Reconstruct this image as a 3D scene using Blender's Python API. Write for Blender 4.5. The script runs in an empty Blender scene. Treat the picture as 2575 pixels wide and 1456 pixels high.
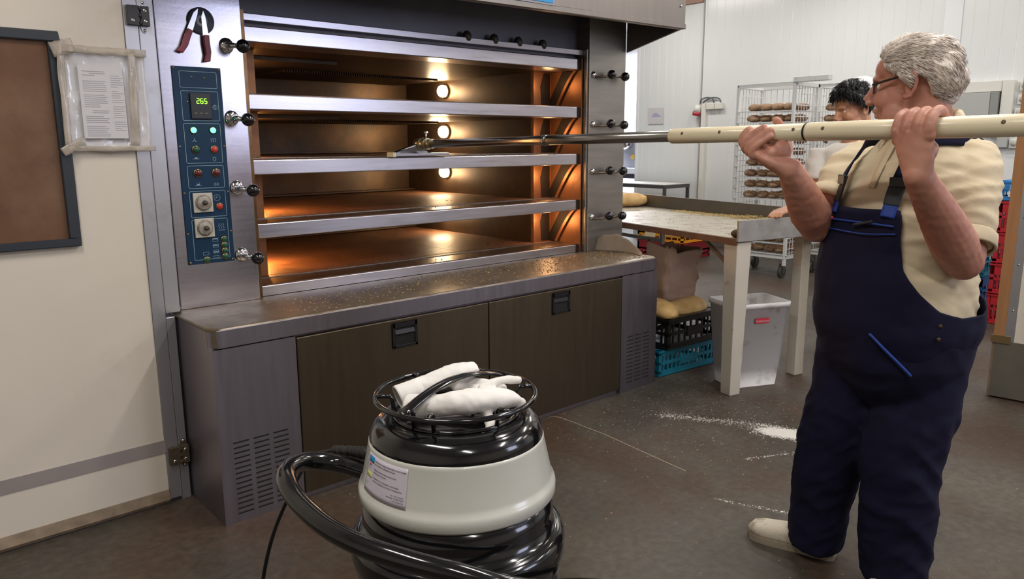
import bpy, bmesh, math, random
from mathutils import Vector as V, Matrix, noise

SC = bpy.context.scene
COL = SC.collection
rnd = random.Random(7)
PI = math.pi

# ------------------------------------------------------------------ camera
f_px, yaw, pitch, roll = 1904.47, .7278, -.1907, -.0058
CAM = V((-.9744, -3.113, 1.4001))
fw = V((math.sin(yaw)*math.cos(pitch), math.cos(yaw)*math.cos(pitch), math.sin(pitch)))
r0 = V((math.cos(yaw), -math.sin(yaw), 0)); u0 = r0.cross(fw)
rt = r0*math.cos(roll)+u0*math.sin(roll); up = -r0*math.sin(roll)+u0*math.cos(roll)
cd = bpy.data.cameras.new('camera'); cam = bpy.data.objects.new('camera', cd); COL.objects.link(cam)
m = Matrix((rt, up, -fw)).transposed().to_4x4(); m.translation = CAM; cam.matrix_world = m
cd.sensor_fit = 'HORIZONTAL'; cd.sensor_width = 36; cd.lens = f_px/2575*36; cd.clip_start = .05
SC.camera = cam

# ------------------------------------------------------------------ world, exposure
w = bpy.data.worlds.new('world'); SC.world = w; w.use_nodes = True
w.node_tree.nodes['Background'].inputs[0].default_value = (.80, .88, 1, 1)
w.node_tree.nodes['Background'].inputs[1].default_value = 1.0
SC.view_settings.view_transform = 'Standard'; SC.view_settings.look = 'None'
SC.view_settings.exposure = 0.0; SC.view_settings.gamma = 1; SC.view_settings.use_curve_mapping = False

def area(name, loc, rot, sx, sy, power, col, spread=180):
    d = bpy.data.lights.new(name, 'AREA'); d.shape = 'RECTANGLE'; d.size = sx; d.size_y = sy
    d.energy = power; d.color = col; d.spread = math.radians(spread)
    o = bpy.data.objects.new(name, d); COL.objects.link(o); o.location = loc; o.rotation_euler = rot
    return o
# daylight through the big windows in the wall behind the photographer
area('window_daylight', (4.05, -7.35, 2.35), (PI/2, 0, 0), 2.1, 1.6, 68, (.72, .76, 1))
# daylight in the bay beyond the opening in the far wall
area('bay_daylight', (9.6, 6.2, 3.2), (0, 0, 0), 2.2, 2.2, 400, (.86, .9, 1))
# fluorescent battens: x, y, watts
LAMPS = [(1.7, -4.6, 40), (1.7, -2.3, 38), (4.2, -4.6, 30), (4.2, -1.9, 28), (4.2, .9, 26), (6.6, -4.6, 26), (6.6, -1.9, 26), (6.6, .9, 30), (6.6, 3.3, 30),
         (-1.1, -4.6, 36), (-1.1, -2.1, 40)]

# ------------------------------------------------------------------ materials
def lin(c):
    return tuple((v/255/12.92 if v/255 <= .04045 else ((v/255+.055)/1.055)**2.4) for v in c)
MATS = {}
def mat(name, rgb, rough=.5, metal=0, var=0, vscale=8, dark=None, bump=0, bscale=60, stretch=None,
        dirt=None, dscale=3, dlo=.5, dhi=.7, emit=None, estr=0, trans=0, alpha=1, coat=0, rvar=0, spec=.5, sss=0):
    """procedural surface: base colour with a two-tone noise, optional dirt patches, bump"""
    if name in MATS: return MATS[name]
    m = bpy.data.materials.new(name); m.use_nodes = True; nt = m.node_tree; N = nt.nodes; L = nt.links
    b = N['Principled BSDF']; c = lin(rgb) + (1,)
    b.inputs['Base Color'].default_value = c
    b.inputs['Roughness'].default_value = rough; b.inputs['Metallic'].default_value = metal
    b.inputs['Specular IOR Level'].default_value = spec
    tc = N.new('ShaderNodeTexCoord'); src = tc.outputs['Object']
    if stretch:
        mp = N.new('ShaderNodeMapping'); mp.inputs['Scale'].default_value = stretch
        L.new(src, mp.inputs[0]); src = mp.outputs[0]
    out = None
    if var or dark:
        n = N.new('ShaderNodeTexNoise'); n.inputs['Scale'].default_value = vscale; n.inputs['Detail'].default_value = 5
        L.new(src, n.inputs['Vector'])
        r = N.new('ShaderNodeValToRGB'); r.color_ramp.elements[0].position = .3; r.color_ramp.elements[1].position = .7
        d = lin(dark)+(1,) if dark else tuple(v*(1-var) for v in c[:3])+(1,)
        r.color_ramp.elements[0].color = d
        r.color_ramp.elements[1].color = c if dark else tuple(min(1, v*(1+var*.6)) for v in c[:3])+(1,)
        L.new(n.outputs['Fac'], r.inputs[0]); out = r.outputs[0]
        if rvar:
            mr = N.new('ShaderNodeMapRange'); mr.inputs[3].default_value = max(.03, rough-rvar); mr.inputs[4].default_value = min(1, rough+rvar)
            L.new(n.outputs['Fac'], mr.inputs[0]); L.new(mr.outputs[0], b.inputs['Roughness'])
    if dirt:
        n2 = N.new('ShaderNodeTexNoise'); n2.inputs['Scale'].default_value = dscale; n2.inputs['Detail'].default_value = 9
        n2.inputs['Roughness'].default_value = .65
        L.new(tc.outputs['Object'], n2.inputs['Vector'])
        r2 = N.new('ShaderNodeValToRGB'); r2.color_ramp.elements[0].position = dlo; r2.color_ramp.elements[1].position = dhi
        L.new(n2.outputs['Fac'], r2.inputs[0])
        mx = N.new('ShaderNodeMix'); mx.data_type = 'RGBA'
        L.new(r2.outputs[0], mx.inputs[0])
        if out: L.new(out, mx.inputs[6])
        else: mx.inputs[6].default_value = c
        mx.inputs[7].default_value = lin(dirt)+(1,); out = mx.outputs[2]
        if metal:
            iv = N.new('ShaderNodeMath'); iv.operation = 'MULTIPLY_ADD'
            iv.inputs[1].default_value = -metal*.8; iv.inputs[2].default_value = metal
            L.new(r2.outputs[0], iv.inputs[0]); L.new(iv.outputs[0], b.inputs['Metallic'])
    if out: L.new(out, b.inputs['Base Color'])
    if bump:
        n3 = N.new('ShaderNodeTexNoise'); n3.inputs['Scale'].default_value = bscale; n3.inputs['Detail'].default_value = 4
        L.new(src, n3.inputs['Vector'])
        bp = N.new('ShaderNodeBump'); bp.inputs['Strength'].default_value = bump; bp.inputs['Distance'].default_value = min(.01, .3/bscale)
        L.new(n3.outputs['Fac'], bp.inputs['Height']); L.new(bp.outputs[0], b.inputs['Normal'])
    if emit:
        b.inputs['Emission Color'].default_value = lin(emit)+(1,); b.inputs['Emission Strength'].default_value = estr
    if trans: b.inputs['Transmission Weight'].default_value = trans
    if alpha < 1: b.inputs['Alpha'].default_value = alpha
    if coat: b.inputs['Coat Weight'].default_value = coat; b.inputs['Coat Roughness'].default_value = .08
    if sss:
        b.inputs['Subsurface Weight'].default_value = sss; b.inputs['Subsurface Radius'].default_value = (.02, .008, .004)
    MATS[name] = m
    return m

steel = mat('brushed stainless', (196, 193, 200), .30, 1, var=.10, vscale=5, bump=.05, bscale=90, stretch=(1, 1, 14), rvar=.07)
steel_pillar = mat('polished pillar sheet', (190, 187, 196), .21, 1, var=.08, vscale=5, bump=.05, bscale=90, stretch=(1, 1, 14), rvar=.04)
steel_dull = mat('dull stainless', (150, 145, 138), .42, 1, var=.14, vscale=3, bump=.04, bscale=70, stretch=(1, 1, 10), rvar=.08)
steel_base = mat('stainless cabinet sheet', (150, 143, 150), .40, 1, var=.10, vscale=2.5, bump=.03, bscale=70, stretch=(14, 1, 1), rvar=.06)  # lilac cast of the window light is mixed into this base colour
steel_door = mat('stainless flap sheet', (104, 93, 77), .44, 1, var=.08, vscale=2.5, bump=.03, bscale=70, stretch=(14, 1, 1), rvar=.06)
steel_dirty = mat('floury stainless shelf', (150, 140, 126), .42, 1, var=.12, vscale=4, dirt=(104, 88, 66), dscale=7, dlo=.42, dhi=.62, bump=.15, bscale=160)
hood_m = mat('hood stainless', (146, 139, 134), .36, 1, var=.06, vscale=3, bump=.03, bscale=70, stretch=(10, 1, 1))
hood_in = mat('hood lining', (104, 104, 112), .5, .8, var=.15, vscale=4)
dark_m = mat('black gap', (14, 13, 12), .8)
chrome = mat('chrome', (215, 215, 218), .10, 1)
black_ball = mat('black bakelite', (16, 16, 20), .16, 0, coat=.6)
oven_in = mat('heat-browned steel', (84, 68, 54), .42, .7, var=.25, vscale=5, dirt=(46, 34, 25), dscale=6, dlo=.46, dhi=.72)
oven_jamb = mat('heat-tinted copper steel', (150, 106, 74), .46, .7, var=.2, vscale=7, dirt=(96, 58, 34), dscale=9, dlo=.55, dhi=.75)
jet = mat('soot-black steel', (30, 22, 17), .7, .2, var=.3)
stone = mat('hearth stone', (122, 84, 60), .50, 0, var=.25, vscale=4, dirt=(52, 32, 20), dscale=14, dlo=.55, dhi=.72, bump=.1, bscale=90, rvar=.12, spec=.8)
sill_m = mat('baked-on sill', (112, 88, 70), .33, .8, var=.2, vscale=6, dirt=(58, 42, 30), dscale=11, dlo=.45, dhi=.65, stretch=(1, 4, 4))
bulb_m = mat('halogen bulb glass', (255, 220, 170), .3, emit=(255, 214, 160), estr=60)
panel_blue = mat('blue control panel', (22, 52, 80), .45, 0, var=.06, spec=.25)
panel_line = mat('panel white print', (150, 180, 192), .5)
white_pl = mat('white plastic', (196, 190, 180), .4, dirt=(140, 124, 104), dscale=26, dlo=.52, dhi=.75)
green_led = mat('lit green lens', (120, 255, 170), .3, emit=(70, 255, 140), estr=5)
digit_m = mat('lit green digit', (150, 255, 60), .3, emit=(140, 255, 40), estr=2.2)
green_btn = mat('green button', (18, 78, 56), .25, coat=.4)
red_btn = mat('red button', (190, 56, 50), .25, coat=.4)
darkred_btn = mat('dark red lens', (86, 24, 30), .2, coat=.5)
gap_strip = mat('shade and glow tone', (120, 92, 64), .35, .9, var=.3, vscale=18)
brass = mat('brass ring', (176, 150, 100), .25, 1)
black_pl = mat('black plastic', (20, 20, 21), .35)
door_w = mat('cream door panel', (216, 207, 194), .55, var=.03, vscale=3, bump=.03, bscale=140, dirt=(186, 168, 140), dscale=1.3, dlo=.56, dhi=.8)
alu = mat('aluminium trim', (190, 190, 196), .35, .8, var=.06, vscale=4, dirt=(140, 132, 122), dscale=3, dlo=.55, dhi=.8)
grey_strip = mat('grey strip', (150, 142, 140), .5, var=.06)
frame_dk = mat('dark window frame', (44, 50, 58), .45)
pane_br = mat('brown steamed pane', (108, 78, 60), .2, var=.18, vscale=3.5, dirt=(132, 104, 84), dscale=2.2, dlo=.5, dhi=.75)
hinge_b = mat('black hinge', (44, 42, 44), .4)
hinge_r = mat('rusty hinge', (96, 84, 66), .6, .5, var=.25, vscale=30)
film = mat('yellowed plastic pocket', (208, 206, 210), .12, var=.06, vscale=9, dirt=(196, 180, 152), dscale=6, dlo=.54, dhi=.74, bump=.55, bscale=14, coat=.5)
tape = mat('brown old tape', (200, 188, 172), .2, var=.22, vscale=16, bump=.5, bscale=18, coat=.4, alpha=.5)
paper = mat('printed paper', (206, 203, 205), .6, var=.03)
ink = mat('grey ink', (170, 169, 176), .7)
wall_p = mat('white insulated panel', (226, 228, 227), .22, var=.015, vscale=1.2, spec=.6)
wall_s = mat('plain painted wall', (205, 200, 192), .6, var=.03)
groove = mat('panel joint', (176, 176, 176), .5)
ceil_m = mat('white ceiling panel', (222, 222, 222), .5)
floor_m = None
# ------------------------------------------------------------------ mesh helpers
class MB:
    def __init__(s): s.v = []; s.f = []; s.mi = []; s.sm = []
    def add(s, vs, fs, mi=0, smooth=False):
        o = len(s.v); s.v += [tuple(p) for p in vs]
        for q in fs: s.f.append([i+o for i in q]); s.mi.append(mi); s.sm.append(smooth)
        return s
    def box(s, x0, x1, y0, y1, z0, z1, mi=0, M=None):
        p = [V((x, y, z)) for x in (x0, x1) for y in (y0, y1) for z in (z0, z1)]
        if M is not None: p = [M @ q for q in p]
        return s.add(p, [(0, 1, 3, 2), (4, 6, 7, 5), (0, 4, 5, 1), (2, 3, 7, 6), (0, 2, 6, 4), (1, 5, 7, 3)], mi)
    def prism(s, poly, d, mi=0, smooth=False):
        """poly: list of 3D points (planar), extruded by vector d"""
        n = len(poly); a = [V(p) for p in poly]; b = [p+V(d) for p in a]
        return s.add(a+b, [tuple(range(n))[::-1], tuple(range(n, 2*n))] + [(i, (i+1) % n, n+(i+1) % n, n+i) for i in range(n)], mi, smooth)
    def tube(s, pts, r, seg=10, mi=0, cap=True, closed=False, up=None):
        pts = [V(p) for p in pts]; n = len(pts)
        rr = r if isinstance(r, list) else [r]*n
        vs = []; prev = None
        for i, p in enumerate(pts):
            a = pts[i-1] if (i or closed) else p; b = pts[(i+1) % n] if (i < n-1 or closed) else p
            t = (b-a); t = t.normalized() if t.length > 1e-9 else V((0, 0, 1))
            if prev is None:
                q = up if up is not None else (V((0, 0, 1)) if abs(t.z) < .9 else V((1, 0, 0)))
                x = (q - t*q.dot(t)).normalized()
            else: x = (prev - t*prev.dot(t)).normalized()
            prev = x; y = t.cross(x)
            ra, rb = rr[i] if isinstance(rr[i], (tuple, list)) else (rr[i], rr[i])
            for k in range(seg):
                th = 2*PI*k/seg; vs.append(p + x*math.cos(th)*ra + y*math.sin(th)*rb)
        fs = []
        for i in range(n if closed else n-1):
            j = (i+1) % n
            for k in range(seg):
                k2 = (k+1) % seg; fs.append((i*seg+k, i*seg+k2, j*seg+k2, j*seg+k))
        s.add(vs, fs, mi, True)
        if cap and not closed:
            o = len(s.v)-len(vs)
            s.f.append([o+k for k in range(seg)][::-1]); s.mi.append(mi); s.sm.append(False)
            s.f.append([o+(n-1)*seg+k for k in range(seg)]); s.mi.append(mi); s.sm.append(False)
        return s
    def lathe(s, prof, c=(0, 0, 0), seg=48, mi=0, axis='Z', a0=0, a1=2*PI, M=None, smooth=True):
        c = V(c); n = len(prof); full = abs(a1-a0-2*PI) < 1e-6; m = seg if full else seg+1
        vs = []
        for k in range(m):
            a = a0+(a1-a0)*k/seg; ca, sa = math.cos(a), math.sin(a)
            for r, z in prof:
                p = {'Z': V((r*ca, r*sa, z)), 'Y': V((r*ca, z, -r*sa)), 'X': V((z, r*ca, r*sa))}[axis]
                vs.append((M @ p if M is not None else p) + c)
        fs = []
        for k in range(seg):
            k2 = (k+1) % m
            for i in range(n-1):
                if prof[i][0] == prof[i+1][0] == 0: continue
                fs.append((k*n+i, k2*n+i, k2*n+i+1, k*n+i+1))
        return s.add(vs, fs, mi, smooth)
    def ball(s, c, r, seg=16, rings=10, mi=0, M=None):
        c = V(c); r = V(r) if isinstance(r, (tuple, list, V)) else V((r, r, r)); vs = []; fs = []
        for i in range(rings+1):
            ph = PI*i/rings
            for k in range(seg):
                th = 2*PI*k/seg
                p = V((r.x*math.sin(ph)*math.cos(th), r.y*math.sin(ph)*math.sin(th), r.z*math.cos(ph)))
                vs.append(c + (M @ p if M is not None else p))
        for i in range(rings):
            for k in range(seg):
                k2 = (k+1) % seg; fs.append((i*seg+k, (i+1)*seg+k, (i+1)*seg+k2, i*seg+k2))
        return s.add(vs, fs, mi, True)
    def grid(s, rows, mi=0, closed=False, smooth=True):
        n = len(rows[0]); vs = [p for r in rows for p in r]; fs = []
        for i in range(len(rows)-1):
            for k in range(n if closed else n-1):
                k2 = (k+1) % n; fs.append((i*n+k, i*n+k2, (i+1)*n+k2, (i+1)*n+k))
        return s.add(vs, fs, mi, smooth)
    def mesh(s, name, mats, weld=True, fix=True):
        me = bpy.data.meshes.new(name); me.from_pydata(s.v, [], s.f); me.update()
        for m_ in (mats if isinstance(mats, (list, tuple)) else [mats]): me.materials.append(m_)
        me.polygons.foreach_set('material_index', s.mi); me.polygons.foreach_set('use_smooth', s.sm)
        bm = bmesh.new(); bm.from_mesh(me)
        if weld: bmesh.ops.remove_doubles(bm, verts=bm.verts, dist=1e-6)
        if fix: bmesh.ops.recalc_face_normals(bm, faces=bm.faces)
        bm.to_mesh(me); bm.free()
        return me
    def obj(s, name, mats, parent=None, label=None, bevel=0, solid=0, subsurf=0, fix=True, segs=2):
        o = bpy.data.objects.new(name, s.mesh(name, mats, fix=fix)); COL.objects.link(o)
        if label: o['label'] = label
        if parent is not None:
            o.parent = parent; o.matrix_parent_inverse = Matrix.Identity(4)
            off = V((0, 0, 0)); q = parent
            while q is not None: off += q.location; q = q.parent
            if off.length > 0: o.data.transform(Matrix.Translation(-off))
        if solid:
            md = o.modifiers.new('solid', 'SOLIDIFY'); md.thickness = solid; md.offset = 0
        if bevel:
            md = o.modifiers.new('bevel', 'BEVEL'); md.width = bevel; md.segments = segs; md.limit_method = 'ANGLE'; md.angle_limit = math.radians(40)
            md.harden_normals = False
        if subsurf:
            md = o.modifiers.new('sub', 'SUBSURF'); md.levels = subsurf; md.render_levels = subsurf
        return o

def tag(o, label=None, cat=None, group=None, kind=None):
    if label: o['label'] = label
    if cat: o['category'] = cat
    if group: o['group'] = group
    if kind: o['kind'] = kind
    return o
def thing(name, label, cat, loc=(0, 0, 0), rotz=0, group=None):
    o = bpy.data.objects.new(name, None); COL.objects.link(o); o.location = loc; o.rotation_euler = (0, 0, rotz)
    o.empty_display_size = .05
    return tag(o, label, cat, group)
def child(mb, name, mats, parent, label=None, **k):
    """geometry given in the local frame of the thing (rotation of the thing applies on top)"""
    o = bpy.data.objects.new(name, mb.mesh(name, mats)); COL.objects.link(o); o.parent = parent
    if label: o['label'] = label
    if k.get('solid'):
        md = o.modifiers.new('solid', 'SOLIDIFY'); md.thickness = k['solid']; md.offset = 0
    if k.get('bevel'):
        md = o.modifiers.new('bevel', 'BEVEL'); md.width = k['bevel']; md.segments = 2; md.limit_method = 'ANGLE'; md.angle_limit = math.radians(40)
    if k.get('subsurf'):
        md = o.modifiers.new('sub', 'SUBSURF'); md.levels = md.render_levels = k['subsurf']
    return o
def copy_tree(o, loc=None, rotz=None, label=None, group=None):
    def rec(src, par):
        c = src.copy(); COL.objects.link(c); c.parent = par
        for ch in [x for x in src.children]: rec(ch, c)
        return c
    c = rec(o, None)
    if loc is not None: c.location = loc
    if rotz is not None: c.rotation_euler = (0, 0, rotz)
    if label: c['label'] = label
    if group: c['group'] = group
    return c
def smooth_path(pts, n=8, closed=False):
    pts = [V(p) for p in pts]; out = []; m = len(pts)
    for i in range(m if closed else m-1):
        p0 = pts[i-1] if (i or closed) else pts[0]; p1 = pts[i]; p2 = pts[(i+1) % m]; p3 = pts[(i+2) % m] if (closed or i+2 < m) else pts[-1]
        for k in range(n):
            t = k/n
            out.append(.5*((2*p1)+(p2-p0)*t+(2*p0-5*p1+4*p2-p3)*t*t+(3*p1-p0-3*p2+p3)*t**3))
    if not closed: out.append(pts[-1])
    return out
def text_mesh(txt, size, align='LEFT'):
    """list of 2D vertices and faces of a line of lettering"""
    cu = bpy.data.curves.new('t', 'FONT'); cu.body = txt; cu.size = size; cu.align_x = align; cu.resolution_u = 2
    o = bpy.data.objects.new('t', cu); COL.objects.link(o)
    me = o.to_mesh(); vs = [v.co.copy() for v in me.vertices]; fs = [tuple(p.vertices) for p in me.polygons]
    o.to_mesh_clear(); bpy.data.objects.remove(o); bpy.data.curves.remove(cu)
    return vs, fs
def put_text(mb, txt, size, O, X, Y, mi=0, align='LEFT'):
    vs, fs = text_mesh(txt, size, align); O, X, Y = V(O), V(X), V(Y)
    mb.add([O+X*v.x+Y*v.y for v in vs], fs, mi)

# ------------------------------------------------------------------ the setting
def concrete():
    m = bpy.data.materials.new('worn concrete floor'); m.use_nodes = True; nt = m.node_tree; N = nt.nodes; L = nt.links
    b = N['Principled BSDF']; tc = N.new('ShaderNodeTexCoord')
    def noi(sc, det=8, rough=.6):
        n = N.new('ShaderNodeTexNoise'); n.inputs['Scale'].default_value = sc; n.inputs['Detail'].default_value = det; n.inputs['Roughness'].default_value = rough
        L.new(tc.outputs['Object'], n.inputs['Vector']); return n.outputs['Fac']
    def ramp(f, p0, c0, p1, c1):
        r = N.new('ShaderNodeValToRGB'); r.color_ramp.elements[0].position = p0; r.color_ramp.elements[1].position = p1
        r.color_ramp.elements[0].color = c0; r.color_ramp.elements[1].color = c1; L.new(f, r.inputs[0]); return r.outputs[0]
    def mix(fac, a, bb, t='MIX'):
        x = N.new('ShaderNodeMix'); x.data_type = 'RGBA'; x.blend_type = t
        if isinstance(fac, float): x.inputs[0].default_value = fac
        else: L.new(fac, x.inputs[0])
        for s_, i in ((a, 6), (bb, 7)):
            if isinstance(s_, tuple): x.inputs[i].default_value = s_
            else: L.new(s_, x.inputs[i])
        return x.outputs[2]
    K = (0, 0, 0, 1); W = (1, 1, 1, 1)
    base = ramp(noi(1.6), .32, lin((70, 64, 56))+(1,), .68, lin((98, 91, 81))+(1,))
    base = mix(ramp(noi(.9, 4), .48, K, .62, W), base, lin((82, 63, 49))+(1,))
    fine = ramp(noi(30, 6), .3, lin((176, 172, 168))+(1,), .7, W)
    base = mix(.8, base, fine, 'MULTIPLY')
    base = mix(ramp(noi(5.5, 10, .75), .64, K, .78, (.6, .6, .6, 1)), base, lin((134, 127, 116))+(1,))
    sp = N.new('ShaderNodeTexVoronoi'); sp.inputs['Scale'].default_value = 34; L.new(tc.outputs['Object'], sp.inputs['Vector'])
    spk = ramp(sp.outputs['Distance'], .05, W, .08, K)
    sp2 = ramp(noi(2.4, 3), .52, K, .66, W)
    mm = mix(1.0, spk, sp2, 'MULTIPLY')
    base = mix(mm, base, lin((160, 144, 114))+(1,))
    L.new(base, b.inputs['Base Color'])
    rr = N.new('ShaderNodeMapRange'); rr.inputs[3].default_value = .36; rr.inputs[4].default_value = .7
    L.new(noi(3.2, 6), rr.inputs[0]); L.new(rr.outputs[0], b.inputs['Roughness'])
    bp = N.new('ShaderNodeBump'); bp.inputs['Strength'].default_value = .25; bp.inputs['Distance'].default_value = .004
    L.new(noi(40, 8), bp.inputs['Height']); L.new(bp.outputs[0], b.inputs['Normal'])
    return m
floor_m = concrete()
XW = 7.95                                                       # plane of the far wall
tag(MB().box(-4, 12.5, -7.6, 8, -.08, 0).obj('floor', floor_m), kind='structure')
tag(MB().box(-4, 12.5, -7.6, 8, 3.6, 3.68).obj('ceiling', ceil_m), kind='structure')
# far wall of ribbed insulated panels
mb = MB()
def ribbed(mb, y0, y1, z0, z1, x=XW):
    mb.box(x, x+.12, y0, y1, z0, z1)
    y = y0+.06
    while y < y1-.03:
        mb.prism([(x+.001, y-.007, z0), (x-.0024, y-.0025, z0), (x-.0024, y+.0025, z0), (x+.001, y+.007, z0)], (0, 0, z1-z0))
        y += .1333
ribbed(mb, -7.6, 3.03, 0, 3.6)
tag(mb.obj('wall_far', wall_p), kind='structure')
mb = MB(); ribbed(mb, 3.05, 4.12, 0, 3.22, XW+.012)
tag(mb.obj('wall_far_left', wall_p), kind='structure')
mb = MB().box(XW-.01, XW+.16, 3.035, 3.05, 0, 3.6)
tag(mb.obj('trim_1', groove), kind='structure')
tag(MB().box(XW-.03, XW+.14, 3.05, 8, 3.22, 3.6).obj('trim_2', mat('brown header beam', (176, 140, 120), .6, var=.1)), kind='structure')
tag(MB().box(XW+.0, XW+.14, 4.12, 4.155, 0, 3.22).obj('trim_3', mat('white door jamb', (232, 232, 236), .35)), kind='structure')
tag(MB().box(XW-.012, XW+.02, -.10, .07, 2.36, 3.6).obj('trim_4', mat('white cover strip', (232, 233, 235), .35)), kind='structure')
tag(MB().box(XW-.006, XW, -7.6, 3.03, 0, .17).obj('foot_band_far', mat('grey-brown band', (110, 104, 96), .6, var=.2, vscale=4)), kind='structure')  # darker band along the foot of the far wall
# bay beyond the opening
tag(MB().box(11.4, 11.5, 4.1, 8, 0, 3.6).obj('wall_bay', mat('white bay wall', (230, 232, 236), .5)), kind='structure')
tag(MB().box(-4, 12.5, 7.9, 8, 0, 3.6).obj('wall_north', wall_s), kind='structure')
tag(MB().box(12.4, 12.5, -7.6, 8, 0, 3.6).obj('wall_east', wall_s), kind='structure')
# wall behind the photographer, with its window bay
mb = MB(); y0, y1 = -7.6, -7.48
mb.box(-4, 2.9, y0, y1, 0, 3.6).box(5.2, XW, y0, y1, 0, 3.6).box(2.9, 5.2, y0, y1, 0, 1.45).box(2.9, 5.2, y0, y1, 3.25, 3.6)
tag(mb.obj('wall_rear', wall_s), kind='structure')
wf = MB()
for x0, x1, z0, z1 in ((2.9, 5.2, 1.45, 1.51), (2.9, 5.2, 3.19, 3.25), (2.9, 2.96, 1.51, 3.19), (5.14, 5.2, 1.51, 3.19), (4.02, 4.08, 1.51, 3.19)):
    wf.box(x0, x1, -7.57, -7.5, z0, z1)
tag(wf.obj('window_1', alu), kind='structure')
tag(MB().box(-4.08, -4, -7.6, 0, 0, 3.6).obj('wall_left', wall_s), kind='structure')
# front wall line left of the oven: a cold-room door in a panel wall
D0 = -.11
mb = MB().box(-4, -1.25, D0+.0, D0+.1, 0, 3.6).box(-1.25, -.015, D0+.02, D0+.1, 2.16, 3.6).box(-.02, 2.75, .9, 1.0, 2.75, 3.6)
tag(mb.obj('wall_front', door_w), kind='structure')
tag(MB().box(-.080, -.046, D0+.0, D0+.10, 0, .75).box(-.080, -.024, D0+.0, D0+.10, .765, 2.2).obj('trim_5', alu, bevel=.003), kind='structure')
tag(MB().box(-.05, .01, -.010, .0, .765, 2.6).obj('jamb_gap_shade', mat('gap shade black', (14, 13, 12), .8)), kind='structure')  # black strip standing in for the shade between jamb and pillar
mb = MB().box(-1.25, -.128, D0, D0+.08, .055, 2.14)
door1 = tag(mb.obj('door_1', door_w, bevel=.004), kind='structure')
mb = MB().box(-.128, -.083, D0-.006, D0+.07, .02, 2.14)
child(mb, 'edge_trim', alu, door1)
child(MB().box(-1.25, -.128, D0-.004, D0+.0, .214, .265), 'grey_band', grey_strip, door1)
child(MB().prism([(-1.25, D0-.001, .005), (-1.25, D0-.012, .02), (-1.25, D0-.004, .058), (-1.25, D0+.01, .058), (-1.25, D0+.01, .005)], (1.12, 0, 0)), 'bottom_seal',
      mat('dirty rubber seal', (142, 124, 104), .7, var=.3, vscale=20), door1)
wfm = MB()
X0, X1, Z0, Z1 = -.98, -.341, 1.054, 1.776
for a, b_, c, d in ((X0, X1, Z1-.034, Z1), (X0, X1, Z0, Z0+.028), (X0, X0+.034, Z0+.028, Z1-.034), (X1-.036, X1, Z0+.028, Z1-.034)):
    wfm.box(a, b_, D0-.024, D0, c, d)
wn = child(wfm, 'window_frame', frame_dk, door1, bevel=.004)
child(MB().box(X0+.03, X1-.03, D0-.006, D0-.002, Z0+.02, Z1-.03), 'window_pane', pane_br, wn)
def hinge(z0, z1, m_, lab):
    h = MB().box(-.120, -.078, D0-.024, D0-.006, z0, z1).box(-.076, -.046, D0-.024, D0-.000, z0, z1)
    for z in (z0+.010, (z0+z1)/2, z1-.010): h.tube([(-.077, D0-.024, z-.006), (-.077, D0-.024, z+.006)], .006, 10)
    o = child(h, 'hinge', m_, door1, lab, bevel=.002)
    pl_ = MB()
    for sg, zz in ((1, z1), (-1, z0)):
        pl_.prism([(-.074, D0-.004, zz), (-.068, D0-.004, zz+.018*sg), (-.060, D0-.004, zz+.024*sg), (-.052, D0-.004, zz+.018*sg), (-.048, D0-.004, zz)], (0, .004, 0))
    child(pl_, 'hinge_lug', alu if m_ is hinge_b else hinge_r, o)
    sc_ = MB()
    for xx, zz in ((-.061, z1-.016), (-.061, z0+.016), (-.103, z0+.016)):
        sc_.lathe([(.002, -.003), (.006, -.003), (.0075, 0)], (xx, D0-.024, zz), 14, 0, 'Y')
    for sg, zz in ((1, z1), (-1, z0)): sc_.lathe([(0, -.003), (.005, -.002), (.006, 0)], (-.060, D0-.004, zz+.014*sg), 14, 0, 'Y')
    child(sc_, 'hinge_screws', chrome, o)
hinge(1.818, 1.886, hinge_b, 'black hinge with silver screws')
hinge(.160, .232, hinge_r, 'worn rusty hinge')
# ceiling lamps
tube_m = mat('lit lamp tube', (255, 250, 240), .4, emit=(255, 246, 232), estr=9)
lamp0 = None
for i, (x, y, pw) in enumerate(LAMPS):
    if lamp0 is None:
        lamp0 = thing('ceiling_lamp', 'white fluorescent batten lamp under the ceiling', 'lamp', (x, y, 3.6), group='fluorescent ceiling lamps')
        child(MB().box(-.08, .08, -.65, .65, -.07, 0), 'housing', white_pl, lamp0)
        for s in (-.045, .045):
            child(MB().tube([(s, -.6, -.09), (s, .6, -.09)], .016, 10), 'fluorescent_tube', tube_m, lamp0)
    else: copy_tree(lamp0, (x, y, 3.6))
    d = area('fluorescent_light', (x, y, 3.47), (0, 0, 0), .16, 1.25, pw, (1, .96, .9))
# ------------------------------------------------------------------ the deck oven
oven = thing('deck_oven', 'large four-deck stainless bakery oven glowing orange inside', 'oven', (1.25, -.04, 0))
SX0, SX1, SYF, ZB, LIP = -.039, 2.526, -.451, .755, .076
ZT = [1.874, 1.605, 1.337, 1.069, .801]                        # tops of the five sills
BH = .0616
# base cabinet
mb = MB().box(SX0, SX1, SYF+.02, 1.6, .0, ZB-.012)
mb.obj('cabinet_body', steel_base, oven)
mb = MB()
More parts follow.
